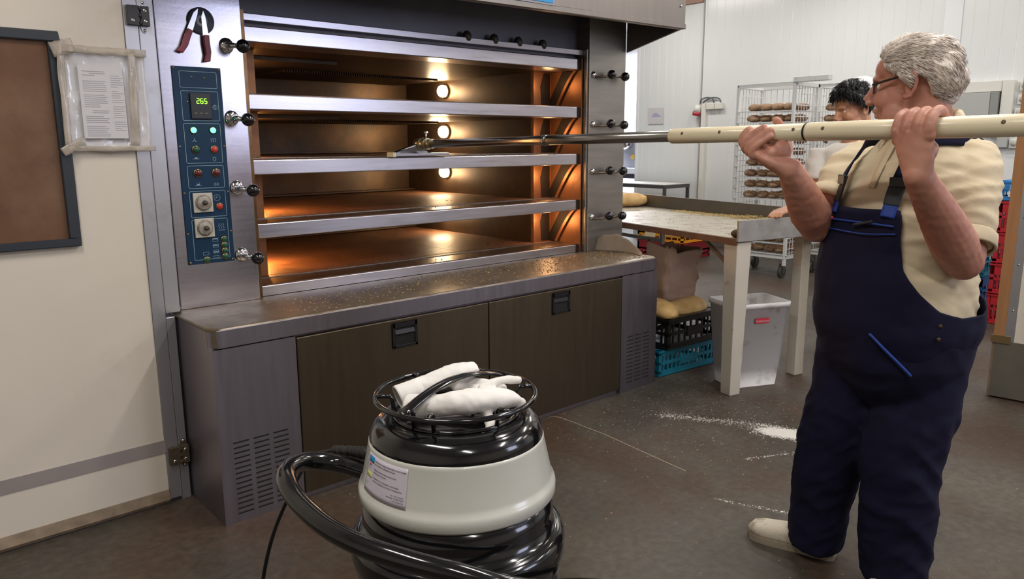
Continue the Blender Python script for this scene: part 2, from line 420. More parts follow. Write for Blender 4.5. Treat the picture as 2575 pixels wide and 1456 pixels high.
# worktop shelf with rolled front lip and clipped corners
poly = [(SX0-.004, .0), (SX0-.004, SYF+.035), (SX0+.03, SYF-.004), (SX1-.03, SYF-.004), (SX1+.004, SYF+.035), (SX1+.004, .0)]
mb.prism([(x, y, ZB-.012) for x, y in poly], (0, 0, .012))
mb.prism([(x, y, ZB-LIP) for x, y in poly[1:5]] + [(SX1-.02, SYF+.05, ZB-LIP), (SX0+.02, SYF+.05, ZB-LIP)], (0, 0, LIP-.012))
sh = mb.obj('loading_shelf', [steel_dirty], oven, bevel=.006)
mb = MB()
mb.box(SX0+.02, SX1-.02, SYF-.005, SYF+.0, ZB-LIP+.002, ZB-.006)
mb.obj('shelf_edge', steel_base, oven, bevel=.003)
def vent(x0, x1, name, cols, zc0, zc1, n):
    mb = MB().box(x0, x1, SYF, SYF+.02, .0, ZB-LIP-.002)
    for cx0, cx1, dz in cols:
        for k in range(n):
            z = zc1+dz-(zc1-zc0)*k/(n-1)
            mb.box(cx0, cx1, SYF-.0012, SYF+.001, z-.0028, z+.0028, 1)
    return mb.obj(name, [steel_base, dark_m], oven)
vent(SX0, .281, 'vent_panel', [(.012, .072, 0), (.090, .150, 0), (.168, .228, 0)], .035, .315, 15)
vent(2.213, SX1, 'vent_panel', [(2.262, 2.318, 0), (2.334, 2.390, 0), (2.408, 2.464, 0)], .055, .322, 13)
def flap(x0, x1, hx):
    d = MB().box(x0, x1, SYF-.004, SYF+.02, .03, ZB-LIP-.008).obj('cabinet_door', steel_door, oven, bevel=.004)
    h = MB()
    w, z0, z1 = .062, .546, .656
    a, b = hx-w, hx+w; y = SYF-.004
    h.box(a, b, y-.006, y, z1-.022, z1).box(a, b, y-.006, y, z0, z0+.012).box(a, a+.012, y-.006, y, z0, z1).box(b-.012, b, y-.006, y, z0, z1)
    h.prism([(a+.012, y-.001, z1-.03), (b-.012, y-.001, z1-.03), (b-.012, y-.008, z1-.05), (a+.012, y-.008, z1-.05)], (0, .003, 0))
    h.obj('recessed_handle', black_pl, d, bevel=.003)
    MB().box(a+.012, b-.012, y-.0015, y, z0+.012, z1-.022).obj('handle_well', dark_m, d)
flap(.284, 1.246, .777); flap(1.250, 2.207, 1.727)
# pillars
PF = -.039
mb = MB().box(0, .33, PF, .3, ZB, 2.3)
lp = mb.obj('left_pillar', steel_pillar, oven, bevel=.004)
mb = MB().box(2.372, 2.693, PF, .3, ZB, 2.3).box(2.362, 2.374, PF+.01, .05, ZB, 1.93)
rp = mb.obj('right_pillar', steel_dull, oven, bevel=.003)
# oven carcass behind
mb = MB().box(0, .36, .3, 1.62, ZB, 2.3).box(2.36, 2.68, .3, 1.62, ZB, 2.3).box(.36, 2.36, 1.6, 1.62, ZB, 2.3).box(0, 2.68, .10, 1.62, 2.28, 2.3)
mb.obj('carcass', steel_dull, oven)
# interior shell: side walls, front returns, back wall
mb = MB().box(.36, .5, .26, 1.6, ZB, 2.0).box(2.2, 2.36, .26, 1.6, ZB, 2.0).box(.5, 2.2, 1.58, 1.6, ZB, 2.0)
mb.obj('chamber_wall', oven_in, oven)
for x0, x1 in ((.345, .352), (2.348, 2.356)):
    MB().box(x0, x1, .0, .27, ZB, 1.88).obj('jamb_plate', oven_jamb, oven)
mb = MB().box(2.2, 2.35, .255, .262, ZB, 1.88).box(2.198, 2.204, .245, .27, ZB, 1.88)
mb.obj('jamb_plate', oven_jamb, oven)
MB().box(.352, .5, .255, .262, ZB, 1.88).obj('jamb_plate', oven_jamb, oven)
# strip in the gap by the left pillar, shade and warm glow coloured in
mb = MB().box(.331, .345, PF+.01, .02, ZB, 1.93)
mb.obj('edge_strip', gap_strip, oven)
# decks: sills and hearths
for i, z in enumerate(ZT):
    mb = MB()
    x0, x1 = .352, 2.330
    pl = [(x0, 0), (x1-.02, 0), (x1-.006, .006), (x1, .02), (x1, .17), (x0, .17)]
    if i < 4:
        mb.prism([(x, y, z-BH) for x, y in pl], (0, 0, BH))
    else:
        mb.prism([(x, y, ZB-.002) for x, y in pl], (0, 0, z-ZB+.002))
    mb.obj('sill', [steel], oven, bevel=.004)
    MB().box(2.331, 2.347, .012, .12, z-BH, z-.002).obj('sill_gap_shade', jet, oven)  # near-black block painting the shade of the gap beside the pillar
    if i == 0: continue
    mb = MB().box(.352, 2.325, .008, .165, z-.001, z+.003)
    mb.obj('sill_plate', [sill_m], oven)
    MB().box(.352, 2.34, .17, .178, z-.02, z+.006).obj('hearth_edge', steel_dull, oven)
    mb = MB()
    for k in range(3):                                         # three hearth slabs side by side
        mb.box(.5+.567*k+.001, .5+.567*(k+1)-.001, .26, 1.58, z-.03, z)
    mb.box(.352, 2.348, .178, .258, z-.03, z-.001)
    mb.obj('hearth', [stone], oven)
    MB().box(.36, 2.345, .17, 1.58, z-BH, z-.031).obj('deck_underside', oven_in, oven)
mb = MB().box(.36, 2.345, .17, 1.58, ZT[0]-BH, ZT[0]-.01)
mb.obj('deck_underside', oven_in, oven)
# heating baffle and ribbed grille under each roof
for i in range(4):
    zc = ZT[i]-BH
    MB().prism([(.5, .45, zc-.018), (1.02, .45, zc-.018), (.5, 1.25, zc-.018)], (0, 0, .017)).obj('roof_baffle', oven_in, oven)
    mb = MB()
    for k in range(70):
        x = 1.0+1.05*k/69
        mb.box(x-.0035, x+.0035, 1.0, 1.5, zc-.012, zc)
    mb.obj('roof_grille', oven_in, oven)
    MB().box(.5, 2.2, 1.5, 1.578, zc-.2, zc-.19).obj('back_ledge', oven_in, oven)
# door arms and near-black cheeks at the right
for i in range(4):
    zt, zb = ZT[i]-BH, ZT[i+1]
    x = 2.345
    cv = []
    for k in range(9):
        t = k/8; cv.append((.03+.15*t**.8, zt-.002-(zt-zb-.006)*t))
    a = [(x-.012, y, z) for y, z in cv]; b = [(x-.012, y+.022, z) for y, z in cv]
    MB().prism(a+b[::-1], (.012, 0, 0)).obj('door_arm', oven_jamb, oven)
    c1 = [(x-.006, y+.022, z) for y, z in cv]
    MB().prism(c1+[(x-.006, .252, zb+.004), (x-.006, .252, zb+.05), (x-.006, .15, zt-.002)], (.005, 0, 0)).obj('door_cheek', jet, oven)
    # folded glass flap stored against the return panel
    MB().prism([(2.272, .252, zb+.006), (2.34, .252, zb+.006), (2.34, .252, zt-.004), (2.29, .252, zt-.004), (2.262, .252, zt-.08)], (0, .003, 0)).obj('door_cheek', jet, oven)
# lamps inside the decks
for i in range(4):
    z = 1.746-.2675*i
    s = MB().ball((2.172, 1.11, z), (.036, .036, .040), 18, 12).obj('oven_lamp', bulb_m, oven)
    MB().lathe([(.044, 0), (.044, .012), (.03, .014), (.03, 0)], (2.2, 1.11, z), 20, 0, 'X', M=Matrix.Rotation(PI, 3, 'Z')).obj('lamp_collar', steel_dull, s)
    s = MB().ball((.52, .72, z), (.036, .036, .040), 18, 12).obj('oven_lamp', bulb_m, oven)
    for (x, y, e, c, rad) in ((2.09, 1.09, 2.0, (1, .74, .45), .03), (.58, .60, (1.2, 2.0, 11, 13)[i], (1, .40, .09), .05), (2.24, .16, .5 if i < 2 else 1.3, (1, .52, .22), .03)):  # third point has no bulb: added to light the right jamb
        d = bpy.data.lights.new('oven_glow', 'POINT'); d.energy = e; d.color = c; d.shadow_soft_size = rad
        o = bpy.data.objects.new('oven_glow', d); COL.objects.link(o); o.location = (x, y, z-.01 if x > 1 else z-.05)
# fascia above the top deck, hood
MB().box(.33, 2.372, .055, .10, ZT[0]-.01, 2.28).obj('fascia', hood_in, oven)
MB().box(.33, 2.372, .004, .056, 1.895, 1.925).obj('fascia_rail', steel, oven, bevel=.003)
MB().box(.352, 2.33, .02, .17, ZT[0], ZT[0]+.004).obj('sill_plate', sill_m, oven)
HY, HZ = -.45, 2.02
hx0, hx1 = -.005, 2.706
mb = MB()
zl = 1.945                                                     # lower at the oven, rising to the front
def hz(x): return 2.003+(x-1.29)*.0126
mb.add([(hx0, HY, hz(hx0)), (hx1, HY, hz(hx1)), (hx1, HY, 2.46), (hx0, HY, 2.46), (hx0, HY+.03, hz(hx0)), (hx1, HY+.03, hz(hx1)), (hx1, HY+.03, 2.46), (hx0, HY+.03, 2.46)],
       [(0, 1, 2, 3), (4, 7, 6, 5), (0, 4, 5, 1), (2, 6, 7, 3), (1, 5, 6, 2), (0, 3, 7, 4)])
for x0, x1 in ((hx0, hx0+.012), (hx1-.012, hx1)):
    mb.prism([(x0, HY+.03, hz(x1)), (x0, PF-.002, 1.930), (x0, PF-.002, 2.46), (x0, HY+.03, 2.46)], (.012, 0, 0))
mb.prism([(hx0, HY, 2.45), (hx1, HY, 2.45), (hx1, PF, 2.45), (hx0, PF, 2.45)], (0, 0, .012))
hood = mb.obj('hood', hood_m, oven, bevel=.002)
MB().add([(hx0, HY-.001, hz(hx0)), (hx1, HY-.001, hz(hx1)), (hx1, HY-.001, hz(hx1)+.028), (hx0, HY-.001, hz(hx0)+.028),
          (hx0, HY-.006, hz(hx0)+.003), (hx1, HY-.006, hz(hx1)+.003), (hx1, HY-.006, hz(hx1)+.025), (hx0, HY-.006, hz(hx0)+.025)],
         [(0, 3, 2, 1), (4, 5, 6, 7), (0, 1, 5, 4), (1, 2, 6, 5), (2, 3, 7, 6), (3, 0, 4, 7)]).obj('hood_lip', hood_m, hood)
MB().add([(hx0+.012, HY+.03, hz(hx0)+.035), (hx1-.012, HY+.03, hz(hx1)+.035), (hx1-.012, .054, 2.14), (hx0+.012, .054, 2.14),
          (hx0+.012, HY+.03, hz(hx0)+.037), (hx1-.012, HY+.03, hz(hx1)+.037), (hx1-.012, .054, 2.142), (hx0+.012, .054, 2.142)],
         [(0, 1, 2, 3), (4, 7, 6, 5), (0, 4, 5, 1), (1, 5, 6, 2), (2, 6, 7, 3), (3, 7, 4, 0)]).obj('hood_lining', hood_in, hood)
MB().ball((2.66, HY-.002, 2.14), (.008, .006, .008), 10, 6).obj('rivet', chrome, hood)
MB().box(1.20, 1.665, HY-.010, HY-.001, 2.032, 2.17).obj('sign_plate', [mat('sign frame', (150, 150, 158), .4)], hood)
MB().box(1.205, 1.655, HY-.013, HY-.009, 2.042, 2.16).obj('sign_face', [mat('blue sign', (34, 150, 214), .4)], hood)
# four dark rods with ball ends on the fascia above the top sill
for px in (1.52, 1.70, 1.87, 2.05):
    g = MB().tube([(px-.12, .03, 1.915), (px, .018, 1.928)], .008, 8).ball((px, .018, 1.93), (.026, .022, .03), 14, 10)
    g.obj('ball_rod', mat('dark iron', (58, 52, 46), .5, .5), oven)

# levers on the left pillar: rosette, chrome cup, shaft and ball
for z in (1.785, 1.506, 1.228, .952):
    x = .262
    r = MB().lathe([(0, -.012), (.020, -.012), (.026, -.008), (.030, 0)], (x, PF, z), 24, 0, 'Y').obj('lever_rosette', chrome, oven)
    s = MB().tube([(x, PF-.004, z), (x, PF-.040, z-.002), (x+.016, PF-.065, z-.006)], [.013, .011, .009], 12).obj('lever_shaft', chrome, r)
    MB().ball((x+.030, PF-.088, z-.008), .026, 20, 14).obj('lever_knob', black_ball, r)
# levers on the right pillar: rod with two balls
for z in (1.785, 1.505, 1.232, .961):
    x = 2.405
    r = MB().lathe([(0, -.016), (.012, -.014), (.018, -.008), (.020, 0)], (x, PF, z+.002), 20, 0, 'Y').obj('lever_rosette', chrome, oven)
    s = MB().tube([(x, PF-.012, z-.010), (x+.10, PF-.045, z-.006), (x+.225, PF-.05, z-.004)], .0055, 10).obj('lever_shaft', mat('worn rod', (120, 104, 92), .35, .9), r)
    for dx, dz, rr in ((.105, .006, .027), (.225, 0, .027)):
        MB().ball((x+dx, PF-.05, z+dz), rr, 20, 14).obj('lever_knob', black_ball, r)

# ------------------------------------------------------------------ control panel
cp = MB().box(.044, .229, PF-.006, PF, .932, 1.696).obj('control_panel', panel_blue, oven, bevel=.001)
YP = PF-.0062
def frame_line(x0, x1, z0, z1, w=.0014):
    mb = MB(); c = .006
    pts = []
    for cx, cz, a0 in ((x1-c, z1-c, 0), (x0+c, z1-c, 90), (x0+c, z0+c, 180), (x1-c, z0+c, 270)):
        for k in range(5):
            a = math.radians(a0+k*22.5); pts.append((cx+c*math.cos(a), cz+c*math.sin(a), math.cos(a), math.sin(a)))
    n = len(pts); vs = []
    for x, z, nx, nz in pts: vs += [(x, YP-.0006, z), (x-nx*w, YP-.0006, z-nz*w), (x, YP+.0003, z), (x-nx*w, YP+.0003, z-nz*w)]
    fs = []
    for k in range(n):
        a, b = 4*k, 4*((k+1) % n); fs += [(a, b, b+1, a+1), (a+2, a, b, b+2), (a+1, a+3, b+3, b+1)]
    return mb.add(vs, fs)
fr = frame_line(.068, .211, 1.617, 1.679)
for z0, z1 in ((1.493, 1.606), (1.330, 1.483), (1.232, 1.321), (1.118, 1.222), (.948, 1.110)):
    g = frame_line(.069, .211, z0, z1); fr.add(g.v, g.f)
def line(mb, x0, z0, x1, z1, w=.0011):
    d = V((x1-x0, 0, z1-z0)).normalized(); n_ = V((-d.z, 0, d.x))*w/2
    a, b = V((x0, YP-.0006, z0)), V((x1, YP-.0006, z1))
    mb.prism([a-n_, b-n_, b+n_, a+n_], (0, .0009, 0))
def ring(mb, x, z, r, w=.001, n=18):
    for k in range(n):
        a, b = 2*PI*k/n, 2*PI*(k+1)/n
        line(mb, x+r*math.cos(a), z+r*math.sin(a), x+r*math.cos(b), z+r*math.sin(b), w)
# pictograms
for a in (90, 210, 330): line(fr, .106, 1.418, .106+.009*math.cos(math.radians(a)), 1.418+.009*math.sin(math.radians(a)), .0016)
for dx in (-.008, 0, .008):
    line(fr, .179+dx, 1.422, .179+dx, 1.412); line(fr, .179+dx, 1.412, .179+dx+.003, 1.415)
line(fr, .168, 1.424, .190, 1.424)
line(fr, .094, 1.347, .120, 1.347, .0013); line(fr, .102, 1.350, .112, 1.350, .004)
ring(fr, .178, 1.346, .0055)
for k in range(8):
    a = k*PI/4; line(fr, .178+.0068*math.cos(a), 1.346+.0068*math.sin(a), .178+.009*math.cos(a), 1.346+.009*math.sin(a))
line(fr, .094, 1.244, .120, 1.244, .0013); line(fr, .102, 1.247, .112, 1.247, .004); line(fr, .104, 1.251, .101, 1.255); line(fr, .110, 1.251, .113, 1.255)
for dx in (-.005, .005):
    for s in (-1, 1): line(fr, .178+dx, 1.252, .178+dx+s*.004, 1.246); line(fr, .178+dx+s*.004, 1.246, .178+dx, 1.240)
ring(fr, .176, 1.193, .0125); line(fr, .176, 1.193, .176, 1.202, .0014); line(fr, .176, 1.193, .169, 1.193, .0014)
for dx in (-.009, 0, .009):
    for k in range(6):
        z = 1.068+k*.0035; line(fr, .184+dx+.0022*math.sin(k*1.5), z, .184+dx+.0022*math.sin((k+1)*1.5), z+.0035)
line(fr, .172, 1.062, .198, 1.062, .0016)
for k, z in enumerate((1.018, .994, .970, .968-.022)):
    pass
ZBT = (1.024, 1.000, .9765, .9535)
for k, z in enumerate(ZBT):
    x0, x1 = .145, .166
    for a in ((x0, z-.006, x1, z-.006), (x0, z+.006, x1, z+.006), (x0, z-.006, x0, z+.006), (x1, z-.006, x1, z+.006)): line(fr, *a, .0009)
    zz = z+.0042-.0028*k; line(fr, x0, zz, x1, zz, .0032)
for a in ((.104, .966, .126, .966), (.104, .978, .126, .978), (.104, .966, .104, .978), (.126, .966, .126, .978)): line(fr, *a, .0008)
ring(fr, .196, 1.546, .0085); line(fr, .196, 1.538, .196, 1.554, .002); line(fr, .186, 1.546, .190, 1.546, .002)
fr.obj('printed_symbols', panel_line, cp)
def screw(x, z):
    return MB().lathe([(0, -.0025), (.003, -.002), (.0042, 0)], (x, PF-.006, z), 12, 0, 'Y').obj('screw', brass, cp)
for x, z in ((.050, 1.690), (.223, 1.690), (.050, 1.395), (.222, 1.395), (.051, 1.215), (.222, 1.215), (.052, 1.055), (.222, 1.055), (.052, .940), (.221, .940), (.115, 1.658), (.164, 1.656), (.093, 1.565)):
    screw(x, z)
# temperature display
dp = MB().box(.100, .180, PF-.014, PF-.006, 1.500, 1.598).obj('temperature_display', black_pl, cp, bevel=.002)
seg = {'2': 'abged', '6': 'afgedc', '5': 'afgcd'}
dg = MB()
def digit(ch, x, z, w=.0095, h=.018, t=.0024):
    S = {'a': (x, z+h, x+w, z+h), 'g': (x, z+h/2, x+w, z+h/2), 'd': (x, z, x+w, z), 'f': (x, z+h/2, x, z+h), 'b': (x+w, z+h/2, x+w, z+h), 'e': (x, z, x, z+h/2), 'c': (x+w, z, x+w, z+h/2)}
    for k in seg[ch]:
        x0, z0, x1, z1 = S[k]
        d = V((x1-x0, 0, z1-z0)).normalized()*.0006; n_ = V((-d.z, 0, d.x)).normalized()*t/2
        a, b = V((x0, PF-.0150, z0))+d, V((x1, PF-.0150, z1))-d
        dg.prism([a-n_, b-n_, b+n_, a+n_], (0, .001, 0))
for i, ch in enumerate('265'): digit(ch, .1245+i*.0145, 1.559)
dg  .obj('lit_digits', digit_m, dp, label='green digits reading 265')
tx = MB()
for i in range(3): tx.box(.113+i*.020, .123+i*.020, PF-.0146, PF-.0138, 1.520, 1.524)
tx.obj('display_key', mat('grey key print', (110, 104, 84), .5), dp)
def lamp_button(x, z, r, m_, name, lab=None, h=.008):
    b = MB().lathe([(r*.82, -h*.6), (r, -h*.5), (r, 0)], (x, PF-.006, z), 24, 0, 'Y').obj(name, brass, cp, label=lab)
    MB().lathe([(0, -h*1.25), (r*.5, -h*1.2), (r*.8, -h*.8), (r*.82, -h*.3)], (x, PF-.006, z), 24, 0, 'Y').obj('lens', m_, b)
lamp_button(.105, 1.457, .0135, green_led, 'indicator_lamp', 'lit green lamp'); lamp_button(.180, 1.457, .0135, green_led, 'indicator_lamp', 'lit green lamp')
lamp_button(.108, 1.383, .0155, green_btn, 'push_button', 'green button'); lamp_button(.180, 1.383, .0155, red_btn, 'push_button', 'red button')
lamp_button(.108, 1.292, .0165, darkred_btn, 'indicator_lamp', 'dark red lamp'); lamp_button(.180, 1.292, .0165, darkred_btn, 'indicator_lamp', 'dark red lamp')
lamp_button(.183, 1.158, .0145, red_btn, 'push_button', 'red button')
for z in ZBT: lamp_button(.191, z, .0135, green_btn, 'push_button', 'green button')
lamp_button(.116, .9535-.008, .0145, green_btn, 'push_button', 'green button')
for x, z in ((.118, 1.176), (.116, 1.076)):
    t = MB().box(x-.038, x+.038, PF-.014, PF-.006, z-.038, z+.038).obj('timer_dial', white_pl, cp, bevel=.002)
    MB().lathe([(0, -.010), (.026, -.010), (.031, -.004), (.032, 0)], (x, PF-.014, z), 32, 0, 'Y').obj('dial_disc', mat('smudged dial', (168, 160, 150), .4, dirt=(118, 106, 92), dscale=40, dlo=.45, dhi=.7), t)
    tk = MB()
    for k in range(30):
        a = 2*PI*k/30; c_, s_ = math.cos(a), math.sin(a)
        tk.prism([(x+c_*.026-s_*.0005, PF-.0245, z+s_*.026+c_*.0005), (x+c_*.029-s_*.0005, PF-.0235, z+s_*.029+c_*.0005), (x+c_*.029+s_*.0005, PF-.0235, z+s_*.029-c_*.0005), (x+c_*.026+s_*.0005, PF-.0245, z+s_*.026-c_*.0005)], (0, .004, 0))
    tk.obj('dial_ticks', dark_m, t)
    MB().lathe([(0, -.026), (.008, -.025), (.010, -.010), (.014, -.009)], (x+.002, PF-.014, z), 20, 0, 'Y').obj('dial_knob', mat('dark dial knob', (70, 66, 62), .3), t)

# ------------------------------------------------------------------ knives on the magnet
mg = thing('magnetic_disc', 'round dark magnet on the steel pillar holding two knives', 'magnet', (.168, PF, 1.868))
MB().lathe([(0, -.012), (.046, -.012), (.050, -.009), (.050, 0)], (.168, PF, 1.868), 40, 0, 'Y').obj('magnet_body', mat('grey magnet', (84, 86, 100), .5, .3), mg)
MB().lathe([(.012, -.0135), (.022, -.0135), (.024, -.012), (.012, -.012)], (.168, PF, 1.868), 30, 0, 'Y').obj('centre_ring', mat('pale magnet ring', (160, 160, 172), .4, .5), mg)
red_h = mat('dark red knife handle', (128, 36, 54), .4, var=.1)
blade_m = mat('knife steel', (206, 206, 214), .2, 1)
def knife(tip, end, lab):
    k = thing('knife', lab, 'knife', (tip[0], PF-.016, tip[1]), group='knives on the magnet')
    a, b = V((tip[0], 0, tip[1])), V((end[0], 0, end[1])); d = (b-a); L = d.length; d /= L; n_ = V((-d.z, 0, d.x))
    def P(s, t, y): q = a+d*(L*s)+n_*t; return (q.x, PF+y, q.z)
    MB().prism([P(0, .002, -.0155), P(.12, -.008, -.0155), P(.48, -.011, -.0155), P(.48, .011, -.0155), P(.1, .007, -.0155)], (0, .002, 0)).obj('blade', blade_m, k)
    MB().prism([P(.47, -.010, -.022), P(.6, -.012, -.022), P(.85, -.010, -.022), P(1.0, -.019, -.022), P(.985, .004, -.022), P(.8, .012, -.022), P(.6, .011, -.022), P(.47, .012, -.022)], (0, .014, 0)).obj('handle', red_h, k, bevel=.003)
knife((.155, 1.912), (.082, 1.742), 'red-handled knife tilted to the left on the magnet')
knife((.174, 1.905), (.184, 1.715), 'red-handled knife hanging upright on the magnet')

# ------------------------------------------------------------------ taped notice on the cold-room door
nt_ = thing('notice_pocket', 'crinkled plastic pocket with a printed sheet taped to the cream door', 'notice', (-.21, D0-.008, 1.39))
rows = []
r2 = random.Random(3)
for j in range(23):
    row = []
    for i in range(31):
        u, v = i/30, j/22
        x = -.352+.280*u-.010*(1-v)+.004*math.sin(v*6); z = 1.385+.340*v+.006*math.sin(u*9)-.006*u
        q = noise.noise(V((u*5, v*5, 3)))+.6*noise.noise(V((u*14, v*11, 8)))
        edge = min(u, 1-u, v, 1-v)
        y = D0-.010-.010*max(0, q)-.004*(1 if edge < .06 else 0)-.018*max(0, 1-u/.12)
        row.append(V((x, y, z)))
    rows.append(row)
MB().grid(rows).obj('plastic_pocket', film, nt_, solid=.0012)
mb = MB().box(-.296, -.155, D0-.0235, D0-.022, 1.425, 1.672)
sheet = mb.obj('printed_sheet', paper, nt_)
ln = MB()
for k in range(26):
    if k % 7 == 6: continue
    w_ = .02+.03*r2.random(); ln.box(-.196, min(-.196+w_, -.158), D0-.0242, D0-.0234, 1.640-k*.0075-.0011, 1.640-k*.0075+.0011)
zz = 1.652
for k in range(34):
    if k in (3, 4, 11, 19, 22, 27): zz -= .0066; continue
    w_ = .03+.055*r2.random()**.5 if k not in (20, 21) else .05
    x0 = -.285 if k not in (20, 21, 1) else -.262
    ln.box(x0, min(x0+w_, -.212), D0-.0242, D0-.0234, zz-.0012, zz+.0012); zz -= .0066
ln.obj('print_lines', ink, sheet)
def strip_of_tape(P0, P1, w, nm='tape_strip', sag=.006, seed=0):
    P0, P1 = V(P0), V(P1); d = (P1-P0); n_ = V((-d.z, 0, d.x)).normalized()
    rows = []
    for i in range(15):
        t = i/14; row = []
        for j in range(5):
            q = P0+d*t+n_*w*(j/4-.5)
            q.y -= .006+(.018*min(1, max(0, (-.315-q.x)/.03)))+sag*abs(noise.noise(V((t*6+seed, j*.7, seed))))+.003
            q.z += .004*noise.noise(V((t*9, seed*3, j)))
            row.append(q)
        rows.append(row)
    MB().grid(rows).obj(nm, tape, nt_, solid=.001)
Y_ = D0-.014
strip_of_tape((-.372, Y_, 1.712), (-.30, Y_, 1.735), .048, seed=1)
strip_of_tape((-.36, Y_, 1.722), (-.07, Y_, 1.722), .026, seed=2)
strip_of_tape((-.352, Y_, 1.40), (-.345, Y_, 1.72), .022, seed=3)
strip_of_tape((-.372, Y_, 1.378), (-.30, Y_, 1.418), .030, seed=4)
strip_of_tape((-.36, Y_, 1.391), (-.066, Y_, 1.389), .018, seed=5)
strip_of_tape((-.118, Y_, 1.73), (-.135, Y_, 1.40), .03, seed=6, sag=.012)
# ------------------------------------------------------------------ vacuum cleaner
VX, VY = -.119, -1.987
vac_blk = mat('glossy black plastic', (15, 15, 17), .14, coat=.5)
vac_wht = mat('pale grey gloss plastic', (198, 198, 190), .22, coat=.35)
vac = thing('vacuum_cleaner', 'industrial vacuum cleaner with black dome, pale band and wire basket', 'vacuum cleaner', (VX, VY, 0))
cam_a = math.atan2(CAM.y-VY, CAM.x-VX)                          # angle of the label is told from here
c0 = (VX, VY, 0)
MB().lathe([(0, .872), (.108, .872), (.113, .868), (.116, .876), (.121, .884), (.128, .886), (.145, .883), (.158, .874), (.166, .861), (.1695, .845), (.169, .842), (.164, .838)], c0, 72).obj('dome', vac_blk, vac)
MB().lathe([(.160, .846), (.1695, .8445), (.1715, .840), (.1715, .836), (.186, .768), (.1875, .760), (.192, .755), (.1945, .748), (.1945, .732), (.191, .727), (.183, .726)], c0, 72).obj('motor_band', vac_wht, vac)
MB().lathe([(.180, .728), (.187, .727), (.190, .690), (.190, .655), (.198, .655), (.208, .650), (.213, .640), (.214, .612), (.210, .592), (.200, .588)], c0, 72).obj('tank_rim', vac_blk, vac)
MB().lathe([(.202, .60), (.203, .56), (.201, .55), (.203, .54), (.203, .17), (.19, .15), (0, .15)], c0, 64).obj('steel_tank', steel, vac)
MB().lathe([(0, .13), (.215, .13), (.222, .14), (.222, .165), (.205, .17), (.0, .17)], c0, 48).obj('trolley_base', vac_blk, vac)
for k in range(4):
    a = cam_a+PI/4+k*PI/2; x, y = VX+.19*math.cos(a), VY+.19*math.sin(a)
    w_ = MB().tube([(x-.012*math.sin(a), y+.012*math.cos(a), .045), (x+.012*math.sin(a), y-.012*math.cos(a), .045)], .045, 20).obj('caster_wheel', black_pl, vac)
    MB().box(x-.02, x+.02, y-.02, y+.02, .085, .13).obj('caster_fork', chrome, w_)
def ringpts(r, z, n=64): return [(VX+r*math.cos(2*PI*k/n), VY+r*math.sin(2*PI*k/n), z) for k in range(n)]
bk = MB().tube(ringpts(.155, .923), .0052, 10, closed=True).tube(ringpts(.120, .888), .0042, 8, closed=True)
def pol(da, r, z): a = cam_a+math.radians(da); return (VX+r*math.cos(a), VY+r*math.sin(a), z)
for da in (-20, 38, 100, 160, 215, 275, 320):
    bk.tube([pol(da, .120, .888), pol(da, .122, .918), pol(da, .128, .925), pol(da, .155, .925)], .0045, 8)
basket = bk.obj('wire_basket', vac_blk, vac)
# arched carrying handle across the basket; screen right is negative turn seen from the camera
ha = []
for k in range(15):
    t = k/14; a1, a2 = pol(-42, .150, .918), pol(138, .150, .918)
    p = V(a1).lerp(V(a2), t); p.z += .036*math.sin(PI*t)**.8; ha.append(p)
sd = (V(a2)-V(a1)).normalized().cross(V((0, 0, 1)))
MB().tube(ha, [(.0045, .0125)]*15, 12, up=V((0, 0, 1))).obj('carrying_handle', vac_blk, vac)
# paper label wrapped on the left of the band
def cone(u, v, lift=.0008):
    """u 0..1 left to right of the label, v 0..1 bottom to top"""
    z = .764+.071*v; r = .1715+(.836-z)*(.0145/.068)+lift
    return V(pol(-(70-40*u), r, z))
lbl = MB().grid([[cone(i/24, j/8, .0006) for i in range(25)] for j in range(9)])
label_o = lbl.obj('paper_label', mat('label paper', (196, 190, 202), .35, coat=.2), vac, solid=.0006)
WU, HV = .123, .073
def label_text(txt, size, u, v, m_, align='LEFT', nm='label_text'):
    vs, fs = text_mesh(txt, size, align)
    return [cone(u+p.x/WU, v+p.y/HV, .0016) for p in vs], fs
lt = MB()
for txt, s_, u, v, al in (('Машини за индустриално почистване', .0047, .27, .875, 'LEFT'), ('на подове и твърди площи', .0047, .27, .80, 'LEFT'),
                      ('Индустриални прахосмукачки', .0044, .27, .665, 'LEFT'), ('вакуумни системи', .0044, .27, .59, 'LEFT'),
                      ('Конвейри за товарене и разтовар-', .0044, .27, .455, 'LEFT'), ('ване на зърнени култури и гранулати', .0044, .27, .38, 'LEFT'),
                      ('Тел. +359 56 82001', .0036, .965, .25, 'RIGHT'), ('мобилен +359 885 82001', .0036, .965, .19, 'RIGHT'), ('www.dogma.com', .0036, .965, .13, 'RIGHT')):
    vs, fs = label_text(txt, s_, u, v, None, al); lt.add(vs, fs)
lt.obj('label_print', mat('label ink', (52, 50, 62), .6), label_o)
def patch(u0, u1, v0, v1, col, nm):
    mb = MB().grid([[cone(u0+(u1-u0)*i/4, v0+(v1-v0)*j/3, .0014) for i in range(5)] for j in range(4)])
    return mb.obj(nm, mat('label '+nm, col, .5), label_o, solid=.0003)
patch(.06, .24, .80, .96, (28, 136, 196), 'blue_emblem'); patch(.10, .15, .71, .76, (190, 40, 50), 'red_dot'); patch(.05, .23, .42, .54, (196, 206, 110), 'green_emblem')
lt = MB()
for txt, s_, u, v in (('dfi', .0085, .09, .845), ('Cleaning', .0038, .05, .655), ('eco', .006, .08, .455), ('серия 30', .003, .04, .27), ('тип ВА', .003, .04, .215)):
    vs, fs = label_text(txt, s_, u, v, None); lt.add([p+(p-V(pol(0, 0, p.z))).normalized()*.0006 for p in vs], fs)
lt.obj('emblem_print', mat('emblem ink', (120, 130, 160), .6), label_o)
